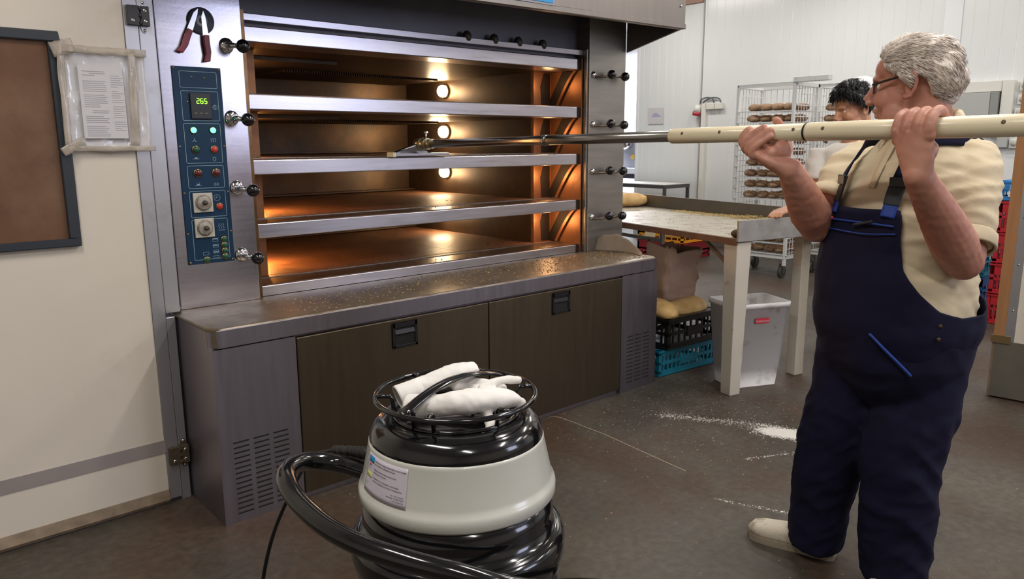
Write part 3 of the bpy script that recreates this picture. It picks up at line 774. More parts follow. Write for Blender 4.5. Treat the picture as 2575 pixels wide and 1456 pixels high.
# hose and mains lead
hose = smooth_path([(-.185, -1.90, .735), (-.234, -1.829, .743), (-.262, -1.763, .747), (-.316, -1.745, .763), (-.368, -1.770, .773), (-.398, -1.815, .771), (-.408, -1.882, .755), (-.404, -1.983, .742),
                    (-.384, -2.075, .736), (-.347, -2.150, .728), (-.290, -2.216, .710), (-.216, -2.262, .676), (-.09, -2.275, .62), (.04, -2.235, .55), (.125, -2.13, .47), (.13, -2.03, .42), (.07, -1.99, .40)], 8)
MB().tube(hose, .0185, 18).obj('suction_hose', vac_blk, vac)
sr = [V((-.185, -1.895, .788)), V((-.226, -1.826, .779)), V((-.229, -1.775, .768)), V((-.236, -1.700, .750))]
cab = smooth_path([(-.236, -1.70, .750), (-.254, -1.614, .711), (-.268, -1.605, .68), (-.300, -1.590, .614), (-.322, -1.545, .51), (-.340, -1.515, .39), (-.365, -1.52, .25), (-.42, -1.60, .10), (-.50, -1.75, .012), (-.62, -1.95, .006), (-.8, -2.2, .006)], 8)
MB().tube(cab, .0045, 10).obj('mains_lead', black_pl, vac)
sp_ = smooth_path(sr, 10); rs = [.0135-.006*i/(len(sp_)-1) + (.0022 if i % 3 else -.0018) for i in range(len(sp_))]
MB().tube(sp_, rs, 14).obj('strain_relief', mat('rubber grommet', (34, 35, 34), .5), vac)

# white work gloves lying in the basket
glove_m = mat('white knit cotton', (228, 224, 220), .85, var=.03, bump=.35, bscale=420)
def fuse(mb, name, m_, parent, voxel=.004, smooth=3, disp=None, label=None):
    me = mb.mesh(name+'_raw', m_, weld=False)
    t = bpy.data.objects.new('t', me); COL.objects.link(t)
    r = t.modifiers.new('r', 'REMESH'); r.mode = 'VOXEL'; r.voxel_size = voxel; r.use_smooth_shade = True
    if smooth:
        s_ = t.modifiers.new('s', 'SMOOTH'); s_.iterations = smooth; s_.factor = .5
    dg = bpy.context.evaluated_depsgraph_get(); dg.update()
    me2 = bpy.data.meshes.new_from_object(t.evaluated_get(dg)); me2.name = name
    bpy.data.objects.remove(t); bpy.data.meshes.remove(me)
    if disp:
        me2.update(); nn = [v.normal.copy() for v in me2.vertices]
        for v, n in zip(me2.vertices, nn): v.co += n*disp(v.co, n)
    me2.materials.clear(); me2.materials.append(m_)
    me2.polygons.foreach_set('use_smooth', [True]*len(me2.polygons))
    o = bpy.data.objects.new(name, me2); COL.objects.link(o)
    if label: o['label'] = label
    if parent is not None:
        o.parent = parent; off = V((0, 0, 0)); q = parent
        while q is not None: off += q.location; q = q.parent
        me2.transform(Matrix.Translation(-off))
    return o
right_d = V((rt.x, rt.y, 0)).normalized(); tow = V((-rt.y, rt.x, 0)); tow = tow if tow.dot(fw) < 0 else -tow   # room directions: along the oven front, toward the room
def gv(a, b, z): return V((VX, VY, 0))+right_d*a-tow*b+V((0, 0, z))       # a to the right, b away, z up
def glove(base, label, pts, radii, fingers):
    g = thing('glove', label, 'glove', base, group='white work gloves in the basket')
    mb = MB().tube(smooth_path(pts, 5), [tuple(a+(b-a)*t for a, b in zip(radii[i], radii[min(i+1, len(radii)-1)])) for i in range(len(radii)-1) for t in (0, .2, .4, .6, .8)]+[radii[-1]], 18, up=V((0, 0, 1)))
    for fpts, fr in fingers: mb.tube(smooth_path(fpts, 4), fr, 12).ball(fpts[-1], fr).ball(fpts[0], fr)
    fuse(mb, 'glove_body', glove_m, g, .0035, 4, lambda c, n: .0022*noise.noise(c*38)+.0012*noise.noise(c*90))
    # open knitted cuff
    p0, p1 = V(pts[0]), V(pts[1]); d = (p0-p1).normalized(); x = V((0, 0, 1)); x = (x-d*x.dot(d)).normalized(); y = d.cross(x)
    rows = []
    for j, (s_, k) in enumerate(((-.03, 1.0), (-.012, 1.06), (.004, 1.12), (.022, 1.2), (.026, 1.16))):
        rows.append([p0+d*s_+x*math.cos(2*PI*i/24)*radii[0][0]*k+y*math.sin(2*PI*i/24)*radii[0][1]*k for i in range(24)])
    MB().grid(rows, closed=True).obj('cuff', glove_m, g, solid=.0022)
glove(tuple(gv(-.02, -.05, .885)), 'white work glove nearest the camera, open cuff to the left, in the basket',
      [gv(-.062, -.052, .915), gv(-.02, -.062, .922), (gv(.03, -.055, .926)), gv(.085, -.03, .922), gv(.115, -.012, .915)],
      [(.020, .022), (.021, .024), (.024, .030), (.021, .030), (.013, .022)],
      [([gv(.05, -.01, .938), gv(.09, .008, .946), gv(.122, .016, .944)], .0085), ([gv(.06, -.05, .905), gv(.07, -.085, .885), gv(.06, -.10, .872)], .010),
       ([gv(.08, -.035, .92), gv(.11, -.02, .915), gv(.125, -.022, .908)], .012)])
glove(tuple(gv(-.02, .04, .885)), 'white work glove lying behind the handle, cuff to the left, in the basket',
      [gv(-.092, .02, .918), gv(-.05, .04, .932), gv(.0, .062, .946), gv(.035, .078, .952)],
      [(.020, .022), (.020, .026), (.019, .03), (.011, .022)],
      [([gv(.02, .05, .93), gv(.06, .04, .928), gv(.09, .03, .922)], .010), ([gv(.0, .04, .92), gv(.05, .02, .92), gv(.085, .005, .915)], .011),
       ([gv(-.03, .01, .90), gv(.02, -.005, .905), gv(.07, -.005, .905)], .014)])

# ------------------------------------------------------------------ sorting table
TR = math.radians(-13.5)
wood_w = mat('chipped white paint on wood', (196, 188, 174), .55, var=.04, vscale=6, dirt=(150, 120, 96), dscale=9, dlo=.58, dhi=.72)
table_top_m = mat('floury worn steel', (176, 168, 152), .45, .6, var=.10, vscale=5, dirt=(128, 114, 94), dscale=8, dlo=.5, dhi=.66, bump=.1, bscale=80)
lip_m = mat('brown table edge', (116, 84, 64), .6, var=.2, vscale=12)
table = thing('sorting_table', 'long steel-topped work table with upstands and white wooden legs', 'table', (2.63, -.90, 0), TR)
child(MB().box(0, .92, 0, 2.6, .868, .89), 'tabletop', table_top_m, table, bevel=.002)
child(MB().box(-.012, .0, -.0, 2.6, .852, .888), 'front_edge', lip_m, table, bevel=.002)
child(MB().box(-.014, 1.0, -.014, 0, .872, .988), 'end_board', mat('galvanised board', (170, 168, 164), .42, .6, var=.18, vscale=7, dirt=(128, 122, 114), dscale=6, dlo=.5, dhi=.7), table, bevel=.002)
child(MB().box(.90, .918, 0, 2.6, .89, .985), 'back_board', mat('grey steel board', (126, 118, 108), .45, .5, var=.08), table, bevel=.002)
leg = MB().add([(0, .005, 0), (.075, .005, 0), (.075, .08, 0), (0, .08, 0), (-.005, 0, .866), (.10, 0, .866), (.10, .1, .866), (-.005, .1, .866)],
               [(0, 3, 2, 1), (4, 5, 6, 7), (0, 1, 5, 4), (1, 2, 6, 5), (2, 3, 7, 6), (3, 0, 4, 7)])
lg = child(leg, 'leg', wood_w, table, bevel=.004)
for x, y in ((.62, .10), (.0, 2.3), (.8, 2.3)):
    c = child(MB().box(x, x+.07, y, y+.07, 0, .868), 'leg', wood_w, table, bevel=.004)
child(MB().box(.50, .525, 1.24, 1.265, 0, .868), 'steel_prop', steel_dull, table)
child(MB().box(.505, .52, 1.26, 2.5, .695, .72), 'steel_rail', steel_dull, table)
child(MB().prism([(.06, .36, .866), (.06, .385, .866), (.06, .115, .70), (.06, .10, .715)], (.02, 0, 0)), 'brace', mat('brown brace', (120, 102, 84), .6), table)
def tl(x, y, z=0): c, s_ = math.cos(TR), math.sin(TR); return V((2.63+c*x-s_*y, -.90+s_*x+c*y, z))
crust = mat('pale bread crust', (222, 190, 132), .55, var=.10, vscale=14, dark=(196, 150, 86), bump=.15, bscale=40)
crust_b = mat('brown bread crust', (156, 122, 88), .6, var=.2, vscale=10, dark=(116, 84, 58), bump=.3, bscale=45, dirt=(196, 176, 146), dscale=16, dlo=.56, dhi=.74)
crust_d = mat('dark rye crust', (84, 64, 46), .7, var=.2, vscale=14, bump=.3)
def loaf_mesh(name, L, W, H, m_, seed=0, slash=0, pinch=0):
    rows = []; n, k = 20, 18
    for i in range(n+1):
        t = -1+2*i/n; prof = max(0, 1-abs(t)**2.6)**.5; row = []
        for j in range(k):
            a = 2*PI*j/k; cy, sz = math.cos(a), math.sin(a)
            z = H*.5*prof*sz*(1 if sz > 0 else .75)+H*.38
            q = V((L/2*t, W/2*prof*(abs(cy)**.85)*(1 if cy > 0 else -1), z))
            q += V((0, cy, sz))*H*.06*noise.noise(V((t*2.2+seed, a, seed*2.1)))
            if slash and sz > .5: q.z -= H*.05*max(0, math.cos(t*slash+cy*1.2))**6
            if pinch and abs(t) > .8: q.z += H*.06*math.cos(a*6)
            row.append(q)
        rows.append(row)
    mb = MB().grid(rows, closed=True); return mb.mesh(name, m_)
def loaf(me, name, loc, rz, label, cat='bread', group=None, rx=0):
    o = bpy.data.objects.new(name, me); COL.objects.link(o); o.location = loc; o.rotation_euler = (rx, 0, rz)
    return tag(o, label, cat, group)
big = loaf_mesh('white_loaf', .36, .15, .125, crust, 2, pinch=1)
loaf(big, 'white_loaf', tuple(tl(.74, 1.98, .893)), math.radians(-25), 'pale crusty loaf lying on the work table beside the oven pillar')
loaf(loaf_mesh('rye_piece', .085, .07, .05, crust_d, 5), 'rye_loaf', tuple(tl(.035, .042, .8905)), .4, 'small dark piece of bread at the near corner of the work table')
# crumb heap along the back board, loose crumbs
def specks(name, n, place, size, m_, label, cat='crumbs', seed=1, flat=.6):
    rr = random.Random(seed); mb = MB()
    for _ in range(n):
        p = place(rr)
        if p is None: continue
        s_ = size*(.4+rr.random()**2*1.2); a = rr.random()*6.3
        b = [V((p[0]+s_*math.cos(a+k*2.1)*(.6+.6*rr.random()), p[1]+s_*math.sin(a+k*2.1)*(.6+.6*rr.random()), p[2])) for k in range(3)]
        mb.add(b+[V((p[0], p[1], p[2]+s_*flat))], [(0, 2, 1), (0, 1, 3), (1, 2, 3), (2, 0, 3)])
    o = mb.obj(name, m_); return tag(o, label, cat, kind='stuff')
chaff = mat('straw-coloured crumbs', (190, 166, 112), .8, var=.3, vscale=60)
crumb_d = mat('brown crumbs', (120, 92, 60), .8, var=.3, vscale=60)
def heap(rr):
    y = .15+1.35*rr.random(); x = .895-abs(rr.gauss(0, .055))
    h = max(0, .030*math.exp(-((y-.62)/.35)**2)*(1-(.9-x)/.12))
    return tuple(tl(x, y, .890+h*rr.random()))
specks('crumb_heap', 2600, heap, .007, chaff, 'straw-coloured crumb heap along the back board of the work table')
specks('table_crumbs', 320, lambda rr: tuple(tl(.05+.8*rr.random(), .05+1.8*rr.random(),   .8902)), .0036, crumb_d, 'scattered brown crumbs over the work table top', seed=4)
specks('shelf_crumbs', 2400, lambda rr: (1.0+1.5*rr.random()**.7, -.06-.36*rr.random()**1.2, ZB+.0005), .0042, crumb_d, 'brown crumbs scattered over the oven loading shelf', seed=5)
specks('shelf_flour', 900, lambda rr: (.3+2.2*rr.random(), -.1-.33*rr.random(), ZB+.0005), .0035, chaff, 'pale crumbs scattered over the oven loading shelf', seed=15)
def dk(rr):
    i = rr.choice((2, 3, 4)); return (.55+1.6*rr.random(), .02+.5*rr.random()**2, ZT[i]+.0035)
specks('deck_crumbs', 900, dk, .004, mat('burnt crumbs', (52, 34, 22), .8), 'burnt crumbs on the hearths inside the oven', seed=6)
specks('floor_crumbs', 1100, lambda rr: (.2+6*rr.random()**1.3, -2.9+3.6*rr.random(), .0005), .0032, chaff, 'pale crumbs scattered over the concrete floor', seed=7)
flour = mat('spilt flour', (222, 218, 210), .9)
def fl(rr):
    u, v = rr.gauss(0, .075), rr.gauss(0, .028)
    return (2.35+u*.35+v*.9, -1.385+v*.5-u*.7, .0004)
specks('spilt_flour', 8000, fl, .0042, flour, 'white flour spilt on the floor beside the man in overalls', 'flour', seed=8, flat=.25)
def fl2(rr):
    t = rr.random(); return (2.10+.30*t+rr.gauss(0, .02), -.80-.52*t+rr.gauss(0, .02), .0004)
specks('flour_streak', 900, fl2, .0036, flour, 'thin streak of flour on the floor near the table leg', 'flour', seed=9, flat=.2)
specks('flour_dust', 900, lambda rr: (2.3+rr.gauss(0, .35), -.95+rr.gauss(0, .3), .0004), .0026, flour, 'dusting of flour on the floor around the table leg', 'flour', seed=10, flat=.2)
def scuff(rr):
    k = rr.choice(((1.93, -1.42, .34, -.16), (2.9, -1.75, .5, .1), (1.5, -1.55, .12, -.3))); t = rr.random()
    return (k[0]+k[2]*t+rr.gauss(0, .006), k[1]+k[3]*t+rr.gauss(0, .006), .0004)
specks('floor_scuffs', 420, scuff, .0036, flour, 'faint pale scuff marks of flour across the open floor', 'flour', seed=12, flat=.15)
mb = MB()
ck = [(1.45, .1), (1.60, -.30), (1.697, -.489), (1.69, -.8), (1.66, -1.05), (1.63, -1.317)]
for a, b in zip(ck[1:], ck[2:]): mb.prism([(a[0]-.002, a[1], .0003), (a[0]+.002, a[1], .0003), (b[0]+.002, b[1], .0003), (b[0]-.002, b[1], .0003)], (0, 0, .0006))
tag(mb.obj('trim_6', mat('pale joint filler', (172, 158, 134), .8)), kind='structure')

# ------------------------------------------------------------------ crates
def crate_mesh(name, w, d, h, m_, slots=9, solid_top=0, wall=.012):
    mb = MB(); c = .028
    mb.box(0, w, 0, d, 0, .012)
    for x in (0, w-c):
        for y in (0, d-c): mb.box(x, x+c, y, y+c, 0, h)
    for z0, z1 in ((.0, .035), (h*.5-.01, h*.5+.008), (h-.035-solid_top, h)):
        mb.box(0, w, 0, wall, z0, z1).box(0, w, d-wall, d, z0, z1).box(0, wall, 0, d, z0, z1).box(w-wall, w, 0, d, z0, z1)
    mb.box(-.006, w+.006, -.006, d+.006, h-.016, h-.004).box(-.005, w+.005, -.005, d+.005, .004, .014)
    for k in range(slots):
        x = c+(w-2*c)*(k+.5)/slots
        for y in (0, d-wall): mb.box(x-.006, x+.006, y+.002, y+wall-.002, .03, h-.03)
    n2 = max(3, int(slots*d/w))
    for k in range(n2):
        y = c+(d-2*c)*(k+.5)/n2
        for x in (0, w-wall): mb.box(x+.002, x+wall-.002, y-.006, y+.006, .03, h-.03)
    mb.box(w*.36, w*.64, -.004, wall, h*.32, h*.62).box(-.004, wall, d*.33, d*.67, h*.32, h*.62)
    return mb.mesh(name, m_)
def crate(me, loc, rz, label, group=None):
    o = bpy.data.objects.new('plastic_crate', me); COL.objects.link(o); o.location = loc; o.rotation_euler = (0, 0, rz)
    return tag(o, label, 'crate', group)
c_teal = mat('teal blue plastic', (24, 118, 146), .45, var=.06); c_blk = mat('black crate plastic', (22, 20, 18), .4, var=.1)
c_org = mat('orange crate plastic', (240, 158, 30), .45, var=.05); c_red = mat('red crate plastic', (186, 40, 50), .45, var=.08); c_dred = mat('dark red crate plastic', (150, 30, 42), .45, var=.08)
c_blu = mat('blue crate plastic', (30, 86, 150), .45, var=.06); c_lblu = mat('bright blue crate plastic', (50, 128, 196), .45, var=.05)
crate(crate_mesh('blue_low_crate', .54, .38, .165, c_teal, 13), (2.62, -.41, 0), math.radians(-5), 'low teal-blue crate on the floor under the black crate')
crate(crate_mesh('black_crate', .50, .38, .19, c_blk, 8), (2.66, -.44, .167), math.radians(-3), 'black slatted crate holding bread beside the oven cabinet')
loaf(loaf_mesh('long_loaf', .34, .17, .14, crust, 7), 'white_loaf', (2.79, -.28, .315), math.radians(64), 'golden loaf with rounded end at the left of the black crate')
loaf(loaf_mesh('long_loaf', .36, .16, .15, crust, 9), 'white_loaf', (2.99, -.33, .300), math.radians(-4), 'long golden loaf at the front of the black crate')
# torn paper sack
kraft = mat('brown kraft paper', (178, 148, 128), .7, var=.12, vscale=5, bump=.3, bscale=14)
def sack():
    rows = []; n = 56; wx, wy = .31, .20; nz = 22
    for j in range(nz+1):
        t = j/nz; row = []
        for i in range(n):
            a = 2*PI*i/n; ca, sa = math.cos(a), math.sin(a)
            x = wx/2*math.copysign(abs(ca)**.22, ca); y = wy/2*math.copysign(abs(sa)**.3, sa)
            k = 1+.03*noise.noise(V((ca*1.5, sa*1.5, t*3)))
            top = .385+.03*noise.noise(V((ca*3, sa*3, 9)))+(.03 if ca < -.2 else 0)
            z = top*t
            y += .016*noise.noise(V((x*14, t*5, 2)))+.010*(1-2*abs(noise.noise(V((x*9+t*4, t*9, 7))))); x += .004*noise.noise(V((y*9, t*6, 5)))
            if t > .8: y += (t-.8)*(-.10 if sa < 0 else .02)
            row.append(V((x*k, y*k, z)))
        rows.append(row)
    mb = MB().grid(rows, closed=True)
    mb.add([V((-.17, -.10, .002)), V((.17, -.10, .002)), V((.17, .10, .002)), V((-.17, .10, .002))], [(0, 1, 2, 3)])
    return mb
sk = sack().obj('paper_sack', kraft, solid=.003); sk.location = (3.065, -.14, .342); sk.rotation_euler = (.06, .02, -.12)
tag(sk, 'torn brown paper sack standing behind the loaves in the black crate', 'sack')
rows = []
for j in range(9):
    row = []
    for i in range(19):
        u, v = i/18, j/8
        h = .012+.105*max(0, 1-abs(u-.62)/.62)*(1+.25*noise.noise(V((u*7, 3, 1))))
        row.append(V((2.475+.03*math.sin(u*5)+.02*v, -.36+.36*u, ZB+.001+h*v+.0*u)))
    rows.append(row)
cs = MB().grid(rows).obj('paper_scrap', mat('grey torn paper', (136, 124, 110), .8, var=.1, bump=.3, bscale=20), solid=.004)
tag(cs, 'torn grey-brown paper standing on the right end of the oven shelf', 'paper')

# ------------------------------------------------------------------ waste bin
bin_m = mat('scuffed white plastic', (214, 211, 209), .45, var=.04, vscale=4, dirt=(146, 134, 118), dscale=7, dlo=.56, dhi=.74)
bo = thing('waste_bin', 'scuffed white plastic waste bin behind the table leg', 'bin', (2.94, -.80, 0), math.radians(-25))
def rr_ring(w, d, z, r=.03, n=6):
    out = []
    for cx, cy, a0 in ((w/2-r, d/2-r, 0), (-w/2+r, d/2-r, 90), (-w/2+r, -d/2+r, 180), (w/2-r, -d/2+r, 270)):
        for k in range(n): a = math.radians(a0+90*k/(n-1)); out.append(V((cx+r*math.cos(a), cy+r*math.sin(a), z)))
    return out
mb = MB().grid([rr_ring(.28, .19, .012), rr_ring(.30, .205, .0), rr_ring(.318, .222, .10), rr_ring(.325, .225, .102), rr_ring(.37, .27, .47), rr_ring(.388, .288, .472), rr_ring(.39, .29, .50), rr_ring(.366, .266, .50), rr_ring(.30, .205, .02)], closed=True)
q = rr_ring(.30, .205, .02); mb.add(q, [tuple(range(len(q)))]); q = rr_ring(.30, .205, .0); mb.add(q, [tuple(range(len(q)))])
child(mb, 'bin_body', bin_m, bo)
lb = MB().prism([(-.045, -.1365, .385), (.045, -.1365, .385), (.045, -.1378, .415), (-.045, -.1378, .415)], (0, -.003, 0))
lo = child(lb, 'bin_badge', mat('red badge', (190, 44, 62), .4), bo, label='red badge with white lettering')
mb = MB(); put_text(mb, 'Rubbermaid', .017, (0, -.1414, .394), (1, 0, 0), (0, -.04, 1), align='CENTER')
child(mb, 'badge_lettering', mat('white lettering', (220, 190, 190), .5), lo)

# ------------------------------------------------------------------ crates further back
orange = crate_mesh('orange_crate', .58, .68, .20, c_org, 6, .10); dred = crate_mesh('dark_red_crate', .58, .68, .20, c_dred, 6, .10)
crate(dred, (6.55, 2.26, 0), 0, 'dark red crate on the floor under the orange crate by the far wall')
oc = crate(orange, (6.55, 2.26, .202), 0, 'orange crate on top of the dark red one by the far wall')
crate(bpy.data.meshes['orange_crate'], (6.55, 2.26, .404), 0, 'upper orange crate of the pair by the far wall')
pm = mat('white crate print', (236, 214, 170), .6)
child(MB().box(-.006, -.003, .40, .56, .05, .16), 'printed_mark', pm, oc); child(MB().box(-.006, -.003, .12, .20, .08, .13), 'printed_mark', pm, oc)
redc = crate_mesh('red_crate', .58, .40, .236, c_red, 9, .05)
for k, lab in enumerate(('red crate on the floor at the bottom of the red stack', 'red crate second from the floor in the red stack', 'red crate third from the floor in the red stack', 'red crate directly under the bright blue crate')):
    crate(redc, (5.62+.006*(k % 2), -1.66-.004*k, .238*k), math.radians((-1, 1, 0, 1.5)[k]), lab, 'red crates in the right stack')
bc = crate(crate_mesh('bright_blue_crate', .58, .40, .15, c_lblu, 6, .04), (5.63, -1.665, .953), .02, 'bright blue crate topping the red stack')
child(MB().box(-.008, -.005, .15, .34, .03, .12), 'white_sticker', mat('torn white sticker', (214, 218, 224), .6, dirt=(60, 130, 190), dscale=22, dlo=.55, dhi=.6), bc)
crate(crate_mesh('deep_blue_crate', .56, .40, .25, c_blu, 7, .05), (6.27, -1.03, 0), 0, 'blue crate on the floor beside the red stack')
crate(crate_mesh('teal_crate', .56, .40, .25, c_teal, 7, .05), (6.275, -1.03, .252), .01, 'teal crate standing on the blue crate beside the red stack')
crate(crate_mesh('dark_crate', .54, .40, .24, mat('dark brown crate plastic', (54, 40, 38), .5), 7, .05), (6.29, -1.04, .504), -.01, 'dark brown crate on the teal crate behind the man in overalls')

# ------------------------------------------------------------------ bread racks
rack_m = mat('white enamelled rack tube', (226, 226, 224), .4, dirt=(178, 170, 156), dscale=9, dlo=.6, dhi=.75)
RW, RD, RH = .66, .50, 1.98
SHELF = [1.715-.1125*k for k in range(14)]
def make_rack(loc, label):
    r = thing('bread_rack', label, 'rack', loc, group='white bread racks')
    fr = MB()
    for x in (0, RD-.03):
        for y in (0, RW-.03): fr.box(x, x+.03, y, y+.03, .13, RH)
    for z in (RH-.03, .20):
        fr.box(0, RD, 0, .028, z, z+.035).box(0, RD, RW-.028, RW, z, z+.035).box(0, .028, 0, RW, z, z+.035).box(RD-.028, RD, 0, RW, z, z+.035)
    child(fr, 'frame', rack_m, r, bevel=.003)
    for y in (.012, RW-.018):
        g = MB()
        for k in range(8): x = .05+.4*k/7; g.box(x-.003, x+.003, y, y+.006, .23, RH-.03)
        for k in range(15): z = .30+.1125*k; g.box(.02, RD-.02, y-.001, y+.007, z-.0035, z+.0035)
        child(g, 'side_grid', rack_m, r)
    g = MB()
    for k in range(9): y = .05+.56*k/8; g.box(RD-.016, RD-.011, y-.0025, y+.0025, .23, RH-.03)
    child(g, 'back_grid', rack_m, r)
    for z in SHELF:
        s_ = MB().box(-.008, .008, .02, RW-.02, z-.012, z-.002).box(RD-.03, RD-.02, .02, RW-.02, z-.010, z-.002)
        for k in range(14): y = .04+.58*k/13; s_.box(.0, RD-.02, y-.0022, y+.0022, z-.005, z-.001)
        child(s_, 'wire_shelf', rack_m, r)
    for x in (.04, RD-.04):
        for y in (.05, RW-.05):
            c = child(MB().tube([(x, y-.016, .062), (x, y+.016, .062)], .062, 20), 'caster_wheel', mat('grey rubber wheel', (66, 64, 60), .6), r)
            child(MB().box(x-.022, x+.022, y-.026, y-.019, .04, .16).box(x-.022, x+.022, y+.019, y+.026, .04, .16).box(x-.025, x+.025, y-.026, y+.026, .15, .2), 'caster_fork', steel_dull, c)
    return r
R1 = (6.30, .80, 0); R2 = (6.86, .19, 0)
rk1 = make_rack(R1, 'white wheeled rack of brown loaves standing behind the work table')
rk2 = copy_tree(rk1, R2, label='white wheeled rack of loaves half hidden by the man in overalls', group='white bread racks')
child(MB().box(-.02, .06, -.34, .02, RH, RH+.05), 'top_channel', rack_m, rk1, bevel=.004)
lms = [loaf_mesh('rack_loaf', .155, .132, .086, crust_b, 11+s_, 5) for s_ in range(4)]
ORD = ['top', 'second', 'third', 'fourth', 'fifth', 'sixth', 'seventh', 'eighth', 'ninth', 'tenth', 'eleventh', 'twelfth', 'thirteenth', 'lowest']
POS4 = ['leftmost', 'second from the left', 'third from the left', 'rightmost']
rr = random.Random(21)
for k, z in enumerate(SHELF):
    if .46 < z < .72: continue                                   # these shelves stand wholly behind the table
    for i in range(4):
        y = RW-.165-.135*i+rr.uniform(-.006, .006)
        loaf(lms[(k+i) % 4], 'rye_loaf', (R1[0]+.10+rr.uniform(-.012, .02), R1[1]+y, z), PI/2+rr.uniform(-.5, .5), f'brown loaf, {POS4[i]} on the {ORD[k]} shelf front, rack behind the table', group=f'loaves on the {ORD[k]} shelf of the rack behind the table')
    for i in range(2, 4):
        y = RW-.165-.135*i
        loaf(lms[(k+i+1) % 4], 'rye_loaf', (R1[0]+.31+rr.uniform(-.02, .02), R1[1]+y, z), PI/2+rr.uniform(-.5, .5), f'brown loaf at the back {("middle", "right")[i-2]} of the {ORD[k]} shelf, rack behind the table', group=f'loaves on the {ORD[k]} shelf of the rack behind the table')
for k, z in enumerate(SHELF):
    for i in range(2):
        y = RW-.12-.17*i+rr.uniform(-.01, .01)
        loaf(lms[(k+i+2) % 4], 'rye_loaf', (R2[0]+.12+rr.uniform(-.012, .02), R2[1]+y, z), PI/2+rr.uniform(-.5, .5), f'brown loaf, {("leftmost", "next to leftmost")[i]} on the {ORD[k]} shelf, rack half hidden by man', group=f'loaves on the {ORD[k]} shelf of the half hidden rack')

# ------------------------------------------------------------------ things on the far wall
wpl = mat('white switch plastic', (222, 220, 212), .4); gpl = mat('grey box plastic', (176, 178, 174), .45)
s = thing('wall_socket', 'red and white industrial socket on the far wall', 'socket', (XW-.05, 3.05, 1.81))
MB().tube([(XW-.06, 3.04, 1.89), (XW-.06, 3.06, 1.80)], [.035, .052], 16).obj('socket_body', wpl, s)
MB().tube([(XW-.06, 3.06, 1.80), (XW-.06, 3.07, 1.755)], [.056, .052], 16).obj('socket_flange', mat('red socket', (180, 40, 60), .4), s)
MB().box(XW-.03, XW, 3.02, 3.09, 1.78, 1.90).obj('back_box', wpl, s)
for y0, y1, lab in ((2.80, 2.92, 'white junction box beside the red socket on the far wall'), (2.67, 2.79, 'white junction box right of the other one, far wall')):
    tag(MB().box(XW-.06, XW, y0, y1, 1.83, 1.91).obj('junction_box', wpl, bevel=.006), lab, 'junction box', 'junction boxes on the far wall')
tag(MB().box(XW-.05, XW, 2.93, 3.0, .17, 1.91).obj('cable_duct', wpl, bevel=.004), 'vertical white cable duct under the red socket', 'cable duct')
for pts, lab in (([(3.03, 1.90), (3.02, 1.96), (2.93, 1.985), (2.84, 1.965), (2.82, 1.905)], 'grey cable arching from the red socket to the nearer junction box'), ([(2.98, 1.912), (2.95, 1.95), (2.85, 1.98), (2.74, 1.965), (2.71, 1.905)], 'grey cable arching to the right-hand junction box')):
    tag(MB().tube(smooth_path([(XW-.03, y, z) for y, z in pts], 6), .009, 8).obj('cable', mat('grey cable', (92, 92, 96), .5)), lab, 'cable')
pn = MB().box(XW-.003, XW+.006, 3.66, 3.93, 1.66, 1.885).obj('wall_notice', paper); tag(pn, 'white paper notice on the panel wall right of the oven', 'notice')
mb = MB()
for k in range(4): mb.box(XW-.005, XW-.002, 3.70+.02*k, 3.86-.01*k, 1.76+.014*k, 1.768+.014*k)
child(mb, 'print_lines', mat('violet print', (168, 160, 206), .6), pn)
e = thing('cable_trunking', 'white cable trunking on the wall right of the man', 'trunking', (XW-.03, -.4, 1.9))
MB().box(XW-.06, XW, -.545, .05, 1.885, 1.99).obj('horizontal_run', wpl, e, bevel=.003)
MB().box(XW-.07, XW, -.655, -.55, 1.45, 1.99).obj('vertical_run', wpl, e, bevel=.003)
g = thing('distribution_panel', 'grey distribution panel under the white trunking on the wall', 'electrical panel', (XW-.05, -.2, 1.7))
MB().box(XW-.09, XW, -.46, .02, 1.55, 1.880).obj('panel_box', gpl, g, bevel=.004)
MB().box(XW-.095, XW, -.535, -.465, 1.45, 1.880).obj('panel_side', mat('dark grey panel side', (140, 142, 138), .5), g)
for k, (y, z, lab) in enumerate(((-.74, 1.93, 'highest white switch beside the trunking'), (-.73, 1.80, 'middle white switch beside the trunking'), (-.715, 1.67, 'lowest white switch beside the trunking'), (-.70, 1.37, 'single white switch beside the small grey box'))):
    s = thing('wall_switch', lab, 'switch', (XW, y, z), group='white switches on the far wall')
    MB().box(XW-.04, XW, y-.045, y+.045, z-.05, z+.045).obj('switch_box', wpl, s, bevel=.008)
    MB().lathe([(0, -.015), (.025, -.013), (.03, 0)], (XW-.04, y, z), 16, 0, 'X').obj('switch_cap', gpl, s)
tag(MB().box(XW-.07, XW, -.645, -.55, 1.33, 1.44).obj('outlet_box', gpl, bevel=.005), 'small grey box on the wall below the trunking', 'box')
